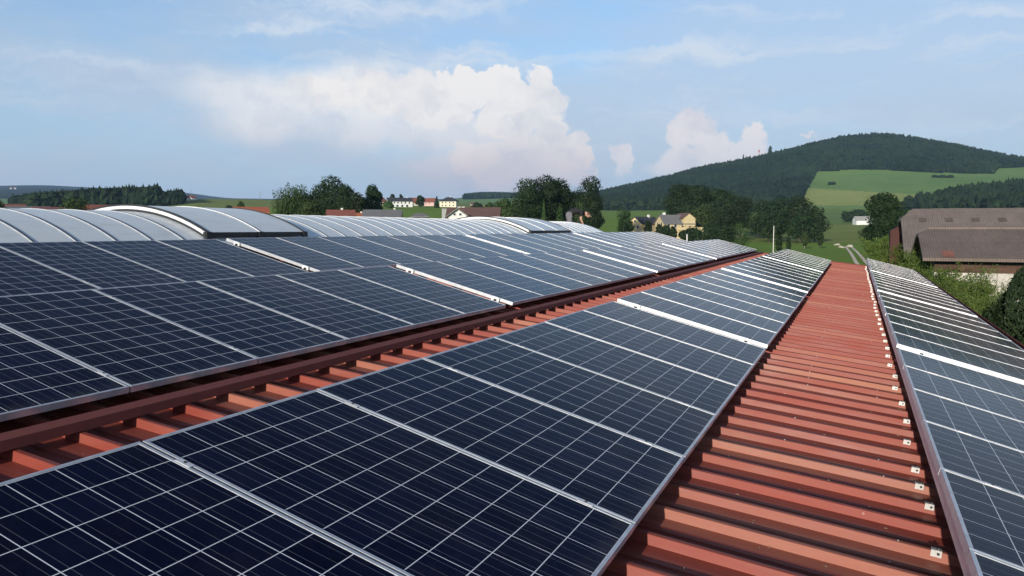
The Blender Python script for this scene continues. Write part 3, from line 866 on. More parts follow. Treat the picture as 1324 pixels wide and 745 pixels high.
# far left
T_(-2, 150, 256, 26, 'leaf_dark', 'dark tree at the far left edge behind the skylight')
T_(95, 90, 256, 46, 'leaf_mid', 'round olive-green tree behind the near end of the skylight', lobes=9)
T_(312, 260, 261.5, 16, 'leaf_mid', 'small round tree beside the orange roof on the left')
T_(298, 420, 266, 14, 'leaf_dark', 'low dark bush in the field left of the willow', name='bush')
# left clump
T_(372, 190, 236, 52, 'leaf_mid', 'feathery grey-green willow at the left end of the left clump', name='willow_tree', kind='willow', n=5200, group=GL, leaf=.55)
T_(394, 215, 250, 32, 'leaf_dark', 'dark tree with small rounded top just right of the willow', group=GL)
T_(412, 225, 238, 34, 'leaf_dark', 'dark tree between the willow and the tallest tree of the clump', group=GL)
T_(432, 215, 227.5, 42, 'leaf_dark', 'tallest dark tree of the left clump, with domed top', group=GL, n=12000)
T_(449, 205, 240, 34, 'leaf_dark', 'dark tree leaning against the right side of the tallest tree', group=GL)
T_(463, 195, 249, 26, 'leaf_dark', 'lower dark tree above the red roof on the left', group=GL)
T_(406, 175, 258, 40, 'leaf_mid', 'low green tree in front of the left clump', group=GL)
T_(440, 170, 257, 34, 'leaf_dark', 'low dark tree just left of the red roof chimney', group=GL)
T_(483, 230, 239.5, 24, 'leaf_dark', 'lone round dark tree right of the left clump', n=11000, group=GL, lobes=8)
# by the hillside houses
T_(508, 690, 251, 8, 'leaf_dark', 'small dark tree rising over the white house roof', n=900)
T_(519, 690, 251.5, 5, 'leaf_dark', 'thin dark tree right of the middle of the white house', n=700)
T_(502, 600, 260, 13, 'leaf_mid', 'rounded green bush at the left corner of the white house', n=1200, name='bush')
T_(544, 610, 253, 12, 'leaf_dark', 'dark pointed tree between the white house and red roofs', n=1400)
T_(565, 610, 254.5, 7, 'leaf_dark', 'slim dark tree touching the left of the cream villa', n=900, kind='conifer', name='spruce_tree')
T_(617, 560, 262, 13, 'leaf_dark', 'low dark tree on the slope right of the cream villa', n=1200)
T_(633, 420, 262, 16, 'leaf_mid', 'green shrub on the slope before the bluish hill', n=1200)
T_(652, 300, 257, 22, 'leaf_mid', 'mid-green tree at the left foot of the middle clump', group=GC)
# middle clump
T_(680, 230, 231, 44, 'leaf_dark', 'spreading dark oak at the left of the middle clump', n=13000, group=GC, lobes=13)
T_(703, 235, 227, 46, 'leaf_dark', 'tall dark oak at the centre of the middle clump', n=13000, group=GC, lobes=13)
T_(722, 240, 232, 40, 'leaf_dark', 'dark oak right of the tallest one in the middle clump', n=11000, group=GC)
T_(738, 245, 246, 30, 'leaf_dark', 'lower dark tree in the dip of the middle clump', n=3000, group=GC)
T_(760, 235, 228, 38, 'leaf_dark', 'tall dark oak at the right end of the middle clump', n=13000, group=GC, lobes=13)
T_(703, 200, 258, 16, 'leaf_mid', 'pale green poplar shrub in front of the middle clump', n=1600, kind='conifer', name='poplar_tree', group=GC)
T_(724, 200, 264, 12, 'leaf_mid', 'small olive shrub left of the bending person', n=1200, group=GC, name='bush')
T_(750, 195, 259, 20, 'leaf_mid', 'rounded olive-green shrub behind the bending person', n=1700, group=GC)
T_(664, 205, 262, 22, 'leaf_mid', 'low green shrub at the left foot of the oaks', n=1500, group=GC, name='bush')
T_(806, 250, 264, 16, 'leaf_mid', 'thin pale green tree left of the yellow gable house', n=1100, kind='willow', group=GR)
T_(809, 200, 271, 17, 'leaf_dark', 'small rounded dark tree at the left of the yellow gable house', n=1800, group=GR)
T_(838, 270, 285, 12, 'leaf_dark', 'dark shrub before the yellow gable house roof', n=1000, name='bush', group=GR)
T_(862, 262, 291, 14, 'leaf_dark', 'dark garden tree between the two yellow houses', n=1000, group=GR)
T_(871, 258, 293, 10, 'leaf_dark', 'dark garden tree before the wall of the large yellow house', n=900, group=GR)
# right clump
T_(880, 350, 237.5, 44, 'leaf_dark', 'tall dark tree rising directly over the yellow houses', n=13000, group=GR, lobes=13)
T_(905, 350, 240, 48, 'leaf_dark', 'broad dark tree right of the one over the yellow houses', n=13000, group=GR, lobes=13)
T_(932, 345, 244, 44, 'leaf_dark', 'dark tree on the right slope of the largest clump', n=11000, group=GR)
T_(953, 340, 253, 34, 'leaf_dark', 'lower dark tree at the right end of the largest clump', n=3200, group=GR)
T_(909, 300, 263, 30, 'leaf_mid', 'brighter green tree right behind the balcony house', n=2600, group=GR)
T_(935, 290, 268, 34, 'leaf_dark', 'dark tree filling the clump right of the brighter green tree', n=2600, group=GR)
T_(893, 240, 296, 20, 'leaf_dark', 'low dark shrub under the balcony of the yellow house', n=1200, name='bush', group=GR)
T_(915, 215, 293, 34, 'leaf_dark', 'low dark tree behind the far end of the upper panels', n=2000, group=GR)
T_(942, 200, 291, 30, 'leaf_dark', 'low dark tree right of the far end of the upper panels', n=2000, group=GR)
T_(959, 180, 285, 20, 'leaf_mid', 'slender light green tree with a pale trunk beyond the panels', n=1500, kind='willow', trunk_mat='bark_pale', trunk_h=.5, group=GR)
T_(982, 330, 258, 36, 'leaf_dark', 'dark tree left of the middle of the right clump', n=3000, group=GR)
T_(1008, 330, 254, 36, 'leaf_dark', 'dark tree at the top of the right-hand low clump', n=3400, group=GR)
T_(1034, 325, 252, 34, 'leaf_dark', 'dark tree with highest top of the right-hand low clump', n=3400, group=GR)
T_(1054, 300, 268, 26, 'leaf_dark', 'dark tree at the right end of the low clump by the meadow', n=2600, group=GR)
T_(995, 290, 275, 40, 'leaf_dark', 'low dark tree behind the pale pole', n=2400, group=GR)
T_(1035, 285, 278, 34, 'leaf_dark', 'lower dark tree in front of the right-hand low clump', n=2400, group=GR)
T_(1061, 225, 299, 8, 'leaf_dark', 'little bushy tree at the meadow edge below the right clump', n=700)
T_(1041, 220, 301, 9, 'leaf_mid', 'small pale-trunked tree in the meadow below the right clump', n=700, trunk_mat='bark_pale')
T_(1020, 170, 306, 6, 'leaf_dark', 'tiny round sapling in the meadow, right of the pale pole', n=500)
T_(1008, 170, 302, 9, 'leaf_dark', 'small dark sapling in the meadow beside the pale pole', n=600)
T_(1147, 165, 250, 44, 'leaf_dark', 'big dark leafy tree left of the barn', n=11000, lobes=14, leaf=.5)
T_(1160, 150, 272, 30, 'leaf_dark', 'lower dark tree pressed against the barn end', n=2600)
T_(1140, 150, 285, 20, 'leaf_dark', 'low dark tree under the big tree left of the barn', n=2000)
T_(1096, 740, 274, 14, 'leaf_dark', 'dark bush left of the white field shed', n=1400, name='bush')
T_(1108, 750, 271, 18, 'leaf_dark', 'dark bush directly behind the white field shed', n=1400, name='bush')
T_(1073, 1500, 236, 8, 'leaf_dark', 'lone round tree on the hill pasture', n=900, leaf=2.2)
for i, (u, vt) in enumerate(((1206, 227.5), (1212, 228.5), (1217, 227), (1222, 228.5), (1226.5, 227.5))):
    T_(u, 1640, vt, 6, 'leaf_dark', ['leftmost', 'second', 'middle', 'fourth', 'rightmost'][i]+' tree of the small row on the hill pasture', n=700, leaf=2.2, group='row of trees on the hill pasture')

# hedge of tall shoots along the right side of the hall
hx = [(4.7, 98), (4.5, 87), (4.5, 77), (4.4, 68), (4.4, 60), (4.4, 53.5), (4.4, 48), (4.4, 43.5), (4.4, 39.5), (4.4, 36), (4.4, 33), (4.4, 30.3)]
hl = ['farthest tall leafy shrub at the end of the hedge by the track']+['%s tall leafy shrub of the hedge, counted back from the dark conifers' % nth(len(hx)-i) for i in range(1, len(hx))]
for i, (x, y) in enumerate(hx):
    d = math.hypot(x, y)
    tree('hedge_shrub', (x, y, G), float(np.interp(y, [28, 33, 38, 43, 50, 60, 100], [2.4, 2.7, 3.1, 3.6, 4.15, 4.35, 4.5]))+rnd.uniform(-.1, .25), float(np.interp(y, [30, 45, 60, 100], [3.2, 4.2, 5.4, 7.5])), 'leaf_hedge', hl[i], 'shrub', 'tall leafy shrubs beside the hall',
         'shoots', 24000, max(.10, d*.0036), i)
# dark conifers near the eave
for i, (x, y, h, w, lab) in enumerate(((4.65, 26, 4.55, 2.7, 'dark conifer closest to the white barn wall'), (5.1, 22, 4.4, 3.2, 'dark conifer in the middle of the group at the right edge'),
                                  (6.8, 27, 4.9, 3.6, 'tallest dark conifer behind the others at the right edge'), (4.9, 18, 4.0, 3.1, 'dark conifer nearest to the camera beside the eave'))):
    tree('conifer_shrub', (x, y, G), h, w, 'leaf_thuja', lab, 'conifer', 'dark conifers beside the hall', 'thuja', 15000, .17, i+50)

# forests: many small trees as one mass
def forest(name, label, pts, hs, conifer=.7, width=.42):
    n = len(pts); m = 7
    rings = [(0.0, .62), (.30, 1.0), (.62, .62), (1.0, .03)]
    rings_b = [(0.0, .55), (.35, 1.0), (.75, .8), (1.0, .25)]
    ang = np.arange(m)*2*math.pi/m
    V = np.zeros((n, 4, m, 3), dtype=np.float32)
    isC = npr.uniform(0, 1, n) < conifer
    w = hs*width*npr.uniform(.8, 1.2, n)*np.where(isC, .8, 1.15)
    for k in range(4):
        zc = np.where(isC, rings[k][0], rings_b[k][0]*.85); rc = np.where(isC, rings[k][1], rings_b[k][1])
        rr_ = rc[:, None]*w[:, None]*.5*npr.uniform(.72, 1.28, (n, m))
        a = ang[None]+npr.uniform(0, 6.28, (n, 1))
        V[:, k, :, 0] = pts[:, 0:1]+np.cos(a)*rr_; V[:, k, :, 1] = pts[:, 1:2]+np.sin(a)*rr_
        V[:, k, :, 2] = pts[:, 2:3]+(zc*hs)[:, None]+npr.uniform(-.04, .04, (n, m))*hs[:, None]
    idx = np.arange(n*4*m).reshape(n, 4, m); F = []
    for k in range(3):
        a = idx[:, k]; b = idx[:, k+1]
        F.append(np.stack([a, np.roll(a, -1, 1), np.roll(b, -1, 1), b], -1).reshape(-1, 4))
    return tag(quads_mesh(name, V.reshape(-1, 3), np.concatenate(F), M['leaf_forest'], smooth=False), label, 'forest', None, 'stuff')
npr.seed(5)
def scatter(u0, u1, D0, D1, n, test):
    out = []; t0, t1 = th_of_u(u0), th_of_u(u1)
    T0 = npr.uniform(t0, t1, n); D = np.sqrt(npr.uniform(D0**2, D1**2, n))
    for t, d in zip(T0, D):
        x, y = math.sin(t)*d, math.cos(t)*d; z = H(x, y); u, v = pix((x, y, z))
        if test(u, v, d): out.append((x, y, z-.5))
    return np.array(out)
pts = scatter(18, 238, 830, 1060, 9500, lambda u, v, d: not (u < 45 and d < 1030-(u-18)*4) and d < 1060-max(0, u-205)*4)
hs = npr.uniform(14, 24, len(pts))
hs *= np.clip(np.array([1.0 if pix(p)[0] < 207 else .68 for p in pts]), 0, 2)*np.clip(np.array([.75+.3*min(1, max(0, (pix(p)[0]-20)/150)) for p in pts]), 0, 2)
forest('forest', 'dark wood beyond the near end of the skylight on the left', pts, hs, .12, .5)
pts = scatter(740, 1620, 880, 2360, 95000, lambda u, v, d: not inpoly(u, v, MEADOW) and (d > 1090 or (u > 1168 and d > 1000-(u-1168)*1.1)) and not (1000 < u < 1168 and v > 262) and not (1205 < u < 1275 and v > 269.5))
forest('forest', 'dark conifer forest covering the big hill on the right', pts, npr.uniform(8, 14, len(pts))*npr.choice([.8, 1, 1.3], len(pts)), .5, .58)
pts = scatter(600, 780, 2450, 3600, 7000, lambda u, v, d: u > 600)
forest('forest', 'bluish wooded hill far behind the middle clump of trees', pts, npr.uniform(14, 20, len(pts)), .6, .8)
for (uu, vt, D, lab) in ((959, 200, 2105, 'tall spruce standing up from the skyline left of the red mast'), (993, 188.5, 2120, 'broad dark tree standing up from the skyline right of the red mast')):
    T_(uu, D, vt, 4, 'leaf_conifer', lab, n=500, leaf=3.0, kind='conifer' if uu == 959 else 'broad', name='skyline_tree')

# ------------------------------------------------------------------ houses
def house(name, label, u, D, L, W, he, hr, rot, wall, roof, zb=None, cat='house', group=None, over=.5, chim=(), wins=(), hip=0, face=True, extra=None):
    """gable or hip house: ridge along local x, local -y is the front. rot in degrees from facing the camera"""
    p = at(u, 296, D); zb = H(p[0], p[1])-.2 if zb is None else zb
    az = math.atan2(p[0], p[1])
    root = empty(name, (p[0], p[1], zb), (0, 0, -az+R(rot))); tag(root, label, cat, group)
    l, w = L/2, W/2
    b = MB()
    b.mesh([(-l, -w, -.5), (l, -w, -.5), (l, w, -.5), (-l, w, -.5), (-l, -w, he), (l, -w, he), (l, w, he), (-l, w, he)],
           [(0, 1, 5, 4), (1, 2, 6, 5), (2, 3, 7, 6), (3, 0, 4, 7)])
    if not hip:
        b.poly([(l, -w, he), (l, w, he), (l, 0, hr-.02)]); b.poly([(-l, w, he), (-l, -w, he), (-l, 0, hr-.02)])
    b.build('wall', M[wall], root)
    r = MB(); k = (hr-he)/w; o = over; ze = he-k*o; th = .18
    if hip:
        lr = l-hip
        P = [(-l-o, -w-o, ze), (l+o, -w-o, ze), (l+o, w+o, ze), (-l-o, w+o, ze), (-lr, 0, hr), (lr, 0, hr)]
        Q = [(x, y, z+th) for x, y, z in P]
        for f in ((0, 1, 5, 4), (1, 2, 5), (2, 3, 4, 5), (3, 0, 4)):
            r.poly([Q[i] for i in f]); r.poly([P[i] for i in reversed(f)])
        for a, c in ((0, 1), (1, 2), (2, 3), (3, 0)): r.poly([P[a], P[c], Q[c], Q[a]])
    else:
        for s in (-1, 1):
            P = [(-l-o, s*(w+o), ze), (l+o, s*(w+o), ze), (l+o, 0, hr), (-l-o, 0, hr)]
            Q = [(x, y, z+th) for x, y, z in P]
            r.poly(Q if s < 0 else Q[::-1]); r.poly(P[::-1] if s < 0 else P)
            for a, c in ((0, 1), (1, 2), (3, 0)): r.poly([P[a], P[c], Q[c], Q[a]])
    ro = r.build('roof', M[roof], root)
    c0 = None
    for (cx, cy, ct, cs) in chim:
        c = MB(); zc = hr-abs(cy)*k-.3
        c.box(cx-cs, cx+cs, cy-cs, cy+cs, zc, hr+ct); c.box(cx-cs-.06, cx+cs+.06, cy-cs-.06, cy+cs+.06, hr+ct, hr+ct+.12)
        c.build('chimney', M['chimney_white'], ro)
    for (side, a, z, ww, hh) in wins:      # side: f front, l left gable, r right gable
        f = MB(); g2 = MB()
        def put(mb, a0, a1, z0, z1, d0, d1):
            if side == 'f': mb.box(a0, a1, -w-d1, -w-d0, z0, z1)
            elif side == 'l': mb.box(-l-d1, -l-d0, a0, a1, z0, z1)
            else: mb.box(l+d0, l+d1, a0, a1, z0, z1)
        put(g2, a-ww/2+.06, a+ww/2-.06, z-hh/2+.06, z+hh/2-.06, .012, .03)
        for (q0, q1, z0, z1) in ((a-ww/2, a-ww/2+.08, z-hh/2, z+hh/2), (a+ww/2-.08, a+ww/2, z-hh/2, z+hh/2), (a-ww/2+.08, a+ww/2-.08, z+hh/2-.08, z+hh/2), (a-ww/2+.08, a+ww/2-.08, z-hh/2, z-hh/2+.08)):
            put(f, q0, q1, z0, z1, .004, .06)
        wf = f.build('window', M['frame_white'], root); g2.build('pane', M['win'], wf)
    return root
def row(side, xs_, z, w_, h_): return [(side, x, z, w_, h_) for x in xs_]
HV = 'houses on the slope behind the skylight'
zt_ = lambda v, D: at(662, v, D)[2]
def hh_(u, D, v): p = at(u, 296, D); return at(u, v, D)[2]-(H(p[0], p[1])-.2)
# yellow houses
D = 290
a = house('yellow_house', 'small yellow gable house with dark roof left of the large yellow house', 833, D, 11, 6.2, hh_(833, D, 289), hh_(833, D, 281), 52, 'wall_yellow', 'tile_dark', group=None,
      chim=[(2.5, 0, .8, .4)], wins=row('l', (-1.4, 1.4), hh_(833, D, 293.5), 1, 1.2)+[('l', 0, hh_(833, D, 286.5), .9, 1)]+row('f', (-3, 0, 3), hh_(833, D, 294), 1.1, 1.2))
D = 285
for (uu, vv, ww, lb) in ((853, 290, 12, 'dark garden tree at the left corner of the large yellow house'), (884, 298, 11, 'dark round shrub under the balcony posts'), (897, 294, 14, 'dark tree at the right end of the yellow balcony')):
    T_(uu, 262, vv, ww, 'leaf_dark', lb, n=1500, name='garden_tree')
b1 = house('yellow_house', 'large yellow house with balcony, grey roof and two white chimneys', 872, D, 11.5, 8, hh_(872, D, 289), hh_(872, D, 278.5), 26, 'wall_yellow', 'tile_grey',
      chim=[(-3.6, 1.2, .9, .42), (4.0, 1.2, .2, .4)], wins=row('f', (-4.2, -1.6, 1.2, 4), hh_(872, D, 292.2), 1.1, 1.25)+row('f', (-4.2, -1.4), hh_(872, D, 300.5), 1.1, 1.2)+row('l', (-1.6, 1.6), hh_(872, D, 289.5), 1.0, 1.2))
# cross wing with brown roof, balcony
r = MB(); zr = hh_(872, D, 276.2); ze = hh_(872, D, 282.5)
r.mesh([(1.0, -4.4, ze), (6.2, -4.4, ze), (3.6, -4.4, zr), (1.0, 4.4, ze), (6.2, 4.4, ze), (3.6, 4.4, zr)], [(0, 2, 5, 3), (1, 4, 5, 2)])
r.mesh([(.6, -4.7, ze-.25), (3.6, -4.7, zr+.2), (3.6, 4.4, zr+.2), (.6, 4.4, ze-.25)], [(0, 1, 2, 3)]); r.mesh([(6.6, -4.7, ze-.25), (3.6, -4.7, zr+.2), (3.6, 4.4, zr+.2), (6.6, 4.4, ze-.25)], [(3, 2, 1, 0)])
r.build('cross_roof', M['tile_brown'], b1)
r = MB(); zw = hh_(872, D, 289)
r.mesh([(1.2, -4.3, zw-1), (6.0, -4.3, zw-1), (6.0, -4.3, ze), (3.6, -4.3, zr-.05), (1.2, -4.3, ze), (1.2, 3.9, zw-1), (6, 3.9, zw-1), (6, 3.9, ze), (3.6, 3.9, zr-.05), (1.2, 3.9, ze)],
       [(0, 1, 2, 3, 4), (1, 6, 7, 2), (6, 5, 9, 8, 7), (5, 0, 4, 9)])
r.build('cross_wing', M['wall_yellow'], b1)
r = MB(); zb_ = hh_(872, D, 297.5); zc_ = hh_(872, D, 293.8)
r.box(-.6, 8.2, -6.2, -4.02, zb_-.2, zb_); r.box(-.6, 8.2, -6.25, -6.15, zb_, zc_); r.box(8.12, 8.2, -6.15, -4.02, zb_, zc_)
for x in (-.4, 3.8, 8): r.box(x-.12, x+.12, -6.2, -5.95, -.5, zb_-.2)
r.build('balcony', M['wall_yellow'], b1)
r = MB(); r.box(.5, 7.4, -4.2, -4.02, -.4, zb_-.25); r.build('ground_floor', M['wall_white'], b1)
# hillside houses
D = 650
house('white_house', 'long white house with dark roof and balconies on the left hillside', 517, D, 20, 10, hh_(517, D, 260.5), hh_(517, D, 256), 8, 'wall_white', 'tile_dark', group=HV,
      wins=row('f', (-8, -5, -2, 1, 4, 7.4), hh_(517, D, 262.5), 1.3, 1.5)+row('f', (-6, -2.5, 1.5, 5.5), hh_(517, D, 266.5), 1.9, 1.8), chim=[(6, 0, .8, .4)])
house('villa', 'square cream villa with dark hipped roof on the left hillside', 581, D, 14, 11, hh_(581, D, 260.3), hh_(581, D, 255.2), -12, 'wall_cream', 'tile_dark', group=HV, hip=5,
      wins=row('f', (-4.6, -1.6, 1.6, 4.6), hh_(581, D, 262.3), 1.1, 1.3)+row('f', (-4.6, -1.6, 1.6, 4.6), hh_(581, D, 266), 1.1, 1.3), chim=[(1, 0, .7, .35)])
house('red_roof_house', 'house with red roof right beside the long white house', 537, 720, 12, 9, hh_(537, 720, 262), hh_(537, 720, 256), 20, 'wall_cream', 'tile_red', group=HV, wins=row('f', (-3, 0, 3), hh_(537, 720, 264), 1.1, 1.2))
house('red_roof_house', 'house with red roof left of the cream villa', 554, 720, 13, 9, hh_(554, 720, 261.5), hh_(554, 720, 256.5), -15, 'wall_pink', 'tile_red', group=HV, wins=row('f', (-4, -1, 2), hh_(554, 720, 263.5), 1.1, 1.2))
house('red_roof_house', 'house with brownish red roof at the left end of the hillside row', 491, 740, 10, 9, hh_(491, 740, 260.5), hh_(491, 740, 256), 35, 'wall_cream', 'tile_red', group=HV, wins=row('f', (-2, 2), hh_(491, 740, 262.5), 1.1, 1.2))
house('far_cottage', 'tiny white cottage on the slope before the bluish hill', 613, 900, 8, 6, hh_(613, 900, 264.5), hh_(613, 900, 262), 10, 'wall_white', 'tile_brown', group='tiny far houses')
# roofs just behind the skylight
RF = 'roofs just behind the skylight'
def roofh(u, D, vr, ve, L, W, rot, wall, roof, lab, **kw): return house(kw.pop('name', 'roof_house'), lab, u, D, L, W, hh_(u, D, ve), hh_(u, D, vr), rot, wall, roof, group=RF, **kw)
roofh(441, 140, 272.6, 281, 4.0, 5.4, 4, 'wall_grey', 'tile_red', 'house with dark red roof and small chimney under the left clump', chim=[(.2, .1, .35, .16)])
roofh(468, 150, 276.5, 283, 5.0, 5, 0, 'wall_cream', 'tile_orange', 'low house with bright orange roof between red and grey roofs', chim=[(-.1, .1, .3, .14)])
roofh(495, 140, 272.4, 281, 5.9, 6, -3, 'wall_grey', 'tile_grey', 'house with long grey roof right of the orange roof', chim=[(2.1, .1, .3, .12)])
roofh(543, 150, 276.6, 280, 2.6, 3, 0, 'wall_grey', 'tile_grey', 'small hut with flat grey hipped roof behind the skylight', hip=.7, name='hut')
roofh(613, 130, 269.5, 282, 8.0, 7, -4, 'wall_grey', 'tile_brown', 'long house with brown tiled roof left of the middle clump', chim=[(-2.5, .2, .15, .2), (-1.8, .2, .15, .2)])
roofh(592, 122, 270.8, 279, 3, 2.8, 88, 'wall_white', 'tile_grey', 'small white gable with grey roof before the brown roof', wins=row('l', (-.45, .45), hh_(592, 122, 277.5), .5, .5))
roofh(325, 240, 268.4, 275, 9, 8, 5, 'wall_cream', 'tile_orange', 'house with orange roof beside the small round tree')
roofh(134, 120, 266.6, 276, 4.6, 6, 3, 'wall_grey', 'tile_red', 'house with rusty red roof right of the olive tree')
roofh(64, 150, 269, 272.5, 3.8, 5, 4, 'wall_pink', 'tile_red', 'pinkish house with low red roof left of the olive tree', wins=row('f', (-1, .6), hh_(64, 150, 273.5), .7, .6))
roofh(38, 170, 268, 273, 6, 6, -4, 'wall_grey', 'tile_grey', 'house with grey roof left of the pinkish house')
roofh(19, 190, 265, 267, 3.4, 5, 0, 'wall_white', 'tile_red', 'white house with thin red roof at the far left')
# grey box shed
p = at(574.5, 296, 200); zb_ = H(p[0], p[1])
o = empty('transformer_hut', (p[0], p[1], zb_), (0, 0, -math.atan2(p[0], p[1]))); tag(o, 'small plain grey box hut left of the brown roof', 'hut')
hb = at(574, 270, 200)[2]-zb_
b = MB(); b.box(-.6, .6, -.6, .6, -.3, hb-.1); b.build('wall', M['wall_grey'], o); b = MB(); b.box(-.72, .72, -.72, .72, hb-.1, hb+.03); b.build('roof', M['concrete'], o)
# distant hamlet on the left skyline
for (u, v0, v1, L, lab, rf) in ((225, 253.5, 256, 7, 'leftmost tiny house on the skyline beyond the dark wood', 'tile_red'), (231, 255.2, 257.3, 7, 'tiny white house second from the left on the far skyline', 'tile_grey'),
                           (244, 252.8, 256, 7, 'tiny white gable house highest on the far skyline', 'tile_red'), (249.5, 253, 256, 6, 'tiny house with red roof right of the far white gable', 'tile_red')):
    house('far_cottage', lab, u, 985, L, 7, hh_(u, 985, v1)+.4, hh_(u, 985, v0), 30, 'wall_white', rf, group='tiny far houses')
for (u, v, lab) in ((16.5, 253, 'leftmost white speck of a farmhouse on the blue far hill'), (22, 251.5, 'right white speck of a farmhouse on the blue far hill')):
    p = at(u, v, 5200)
    house('far_farm', lab, u, 5200, 11, 8, 6, 11, 0, 'wall_white', 'tile_red', zb=H(p[0], p[1]), group='tiny far houses')
# white field shed left of the big tree
house('field_shed', 'low white shed with pale roof below the hill pasture', 1117, 690, 15, 10, hh_(1117, 690, 285), hh_(1117, 690, 280), 18, 'wall_white', 'concrete', cat='shed')

# barn: two parallel half-hipped roofs
def barn(name, label, x0, xh, x1, yr, zr, yh, ye, zeave, back, roofmat):
    """x0 gable line, xh ridge start, yr ridge y, yh y of the half-hip corner, ye front eave y"""
    root = empty(name, ((x0+x1)/2, yr, G)); tag(root, label, 'barn')
    cx = (x0+x1)/2
    k = (zr-zeave)/(yr-ye); zh = zr-k*(yr-yh); yb = 2*yr-ye; yhb = 2*yr-yh
    P = {'re': (x1, yr, zr), 'rs': (xh, yr, zr), 'hf': (x0, yh, zh), 'hb': (x0, yhb, zh), 'ef': (x0, ye, zeave), 'eb': (x0, yb, zeave), 'ef1': (x1, ye, zeave), 'eb1': (x1, yb, zeave)}
    r = MB(); th = .16
    def sh(p, d=0): return (p[0]-cx, p[1]-yr, p[2]-G-d)
    for f in (('ef', 'ef1', 're', 'rs', 'hf'), ('eb1', 'eb', 'hb', 'rs', 're'), ('hf', 'rs', 'hb')):
        r.poly([sh(P[i]) for i in f]); r.poly([sh(P[i], th) for i in reversed(f)])
    for a_, b_ in (('ef', 'ef1'), ('hf', 'ef'), ('hb', 'hf'), ('eb', 'hb'), ('eb1', 'eb'), ('ef1', 're'), ('re', 'eb1')):
        r.poly([sh(P[a_], th), sh(P[b_], th), sh(P[b_]), sh(P[a_])])
    ro = r.build('roof', roofmat, root)
    b = MB(); wx0 = x0+.55; wx1 = x1-.6; wf = ye+.75; wb = yb-.75
    zf = zeave+k*.75-.2
    pts = [(wx0, wf, G-.3), (wx1, wf, G-.3), (wx1, wb, G-.3), (wx0, wb, G-.3), (wx0, wf, zf), (wx1, wf, zf), (wx1, wb, zf), (wx0, wb, zf)]
    b.mesh([(x-cx, y-yr, z-G) for x, y, z in pts], [(0, 1, 5, 4), (1, 2, 6, 5), (2, 3, 7, 6), (3, 0, 4, 7)])
    zt2 = zh-.25; g1 = [(wx0, wf, zf), (wx0, yh+.2, zt2), (wx0, yhb-.2, zt2), (wx0, wb, zf)]
    b.poly([(x-cx, y-yr, z-G) for x, y, z in reversed(g1)])
    g2 = [(wx1, wf, zf), (wx1, yr, zr-.25), (wx1, wb, zf)]
    b.poly([(x-cx, y-yr, z-G) for x, y, z in g2])
    return root, ro, cx, k
b1, ro1, cx1, k1 = barn('barn', 'large rear barn with weathered half-hipped roof and four dull skylights', 2.88, 3.70, 24, 63, 1.45, 61.2, 55.4, -1.75, 0, M['barn_roof'])
def barnwall(root, wx0, wx1, wf, wb, zf, cx, yr, zlow, zt2, yh, yhb, wood):
    b = MB(); b.box(wx0-cx, wx1-cx, wf-yr, wb-yr, -.3, zlow-G); b.build('base_wall', M['stone_white'], root)
    b = MB(); b.box(wx0+.03-cx, wx1-.03-cx, wf+.03-yr, wb-.03-yr, zlow-G+.002, zf-G)
    g = [(wx0+.03, wf+.03, zf), (wx0+.03, yh+.2, zt2), (wx0+.03, yhb-.2, zt2), (wx0+.03, wb-.03, zf)]
    b.poly([(x-cx, y-yr, z-G) for x, y, z in reversed(g)])
    b.build('board_wall', M[wood], root)
    b = MB(); b.box(wx0-cx, wx1-cx, wf-yr-.06, wf-yr+.028, zf-G-.42, zf-G+.05); b.build('eave_shade_strip', M['black'], root)  # black strip on the wall top stands in for the eave shadow
barnwall(b1, 3.4, 23.4, 56.3, 69.7, -1.6, cx1, 63, -3.2, .45, 61.4, 64.6, 'wood_dark')
for i, u in enumerate((1193, 1227, 1261, 1296)):
    yy_ = 61.0; zz = 1.45-k1*(63-yy_); d = ray(u, 287); x = d[0]/d[1]*yy_
    b = MB(); s = .24
    b.mesh([(x-s-cx1, yy_-.32-63, zz-k1*.32-G+.02), (x+s-cx1, yy_-.32-63, zz-k1*.32-G+.02), (x+s-cx1, yy_+.32-63, zz+k1*.32-G+.02), (x-s-cx1, yy_+.32-63, zz+k1*.32-G+.02)], [(0, 1, 2, 3)])
    b.build('skylight', simple('grimy_skylight', (.13, .10, .075), .5) if i % 2 == 0 else bpy.data.materials['grimy_skylight'], ro1)
b2, ro2, cx2, k2 = barn('barn', 'front barn with weathered roof above a brown board and white stone wall', 3.22, 3.80, 22, 50, 0.0, 49.05, 45.3, -1.50, 0, M['barn_roof2'])
b = MB(); b.tube([(3.8-cx2, 0, -G+.03), (22-cx2, 0, -G+.03)], [.07, .07], 8); b.build('ridge_cap', M['barn_roof'], ro2)
barnwall(b2, 3.8, 21.4, 46.1, 53.9, -1.42, cx2, 50, -2.28, -.6, 49.2, 50.8, 'wood_brown')
d = ray(1226, 328); yy_ = 45.9; x = d[0]/d[1]*yy_; zz = -k2*(50-yy_)
b = MB(); b.mesh([(x-.26-cx2, yy_-.45-50, zz-k2*.45-G+.02), (x+.26-cx2, yy_-.45-50, zz-k2*.45-G+.02), (x+.26-cx2, yy_+.45-50, zz+k2*.45-G+.02), (x-.26-cx2, yy_+.45-50, zz+k2*.45-G+.02)], [(0, 1, 2, 3)])
b.build('roof_patch', simple('rusty_patch', (.26, .10, .07), .8), ro2)
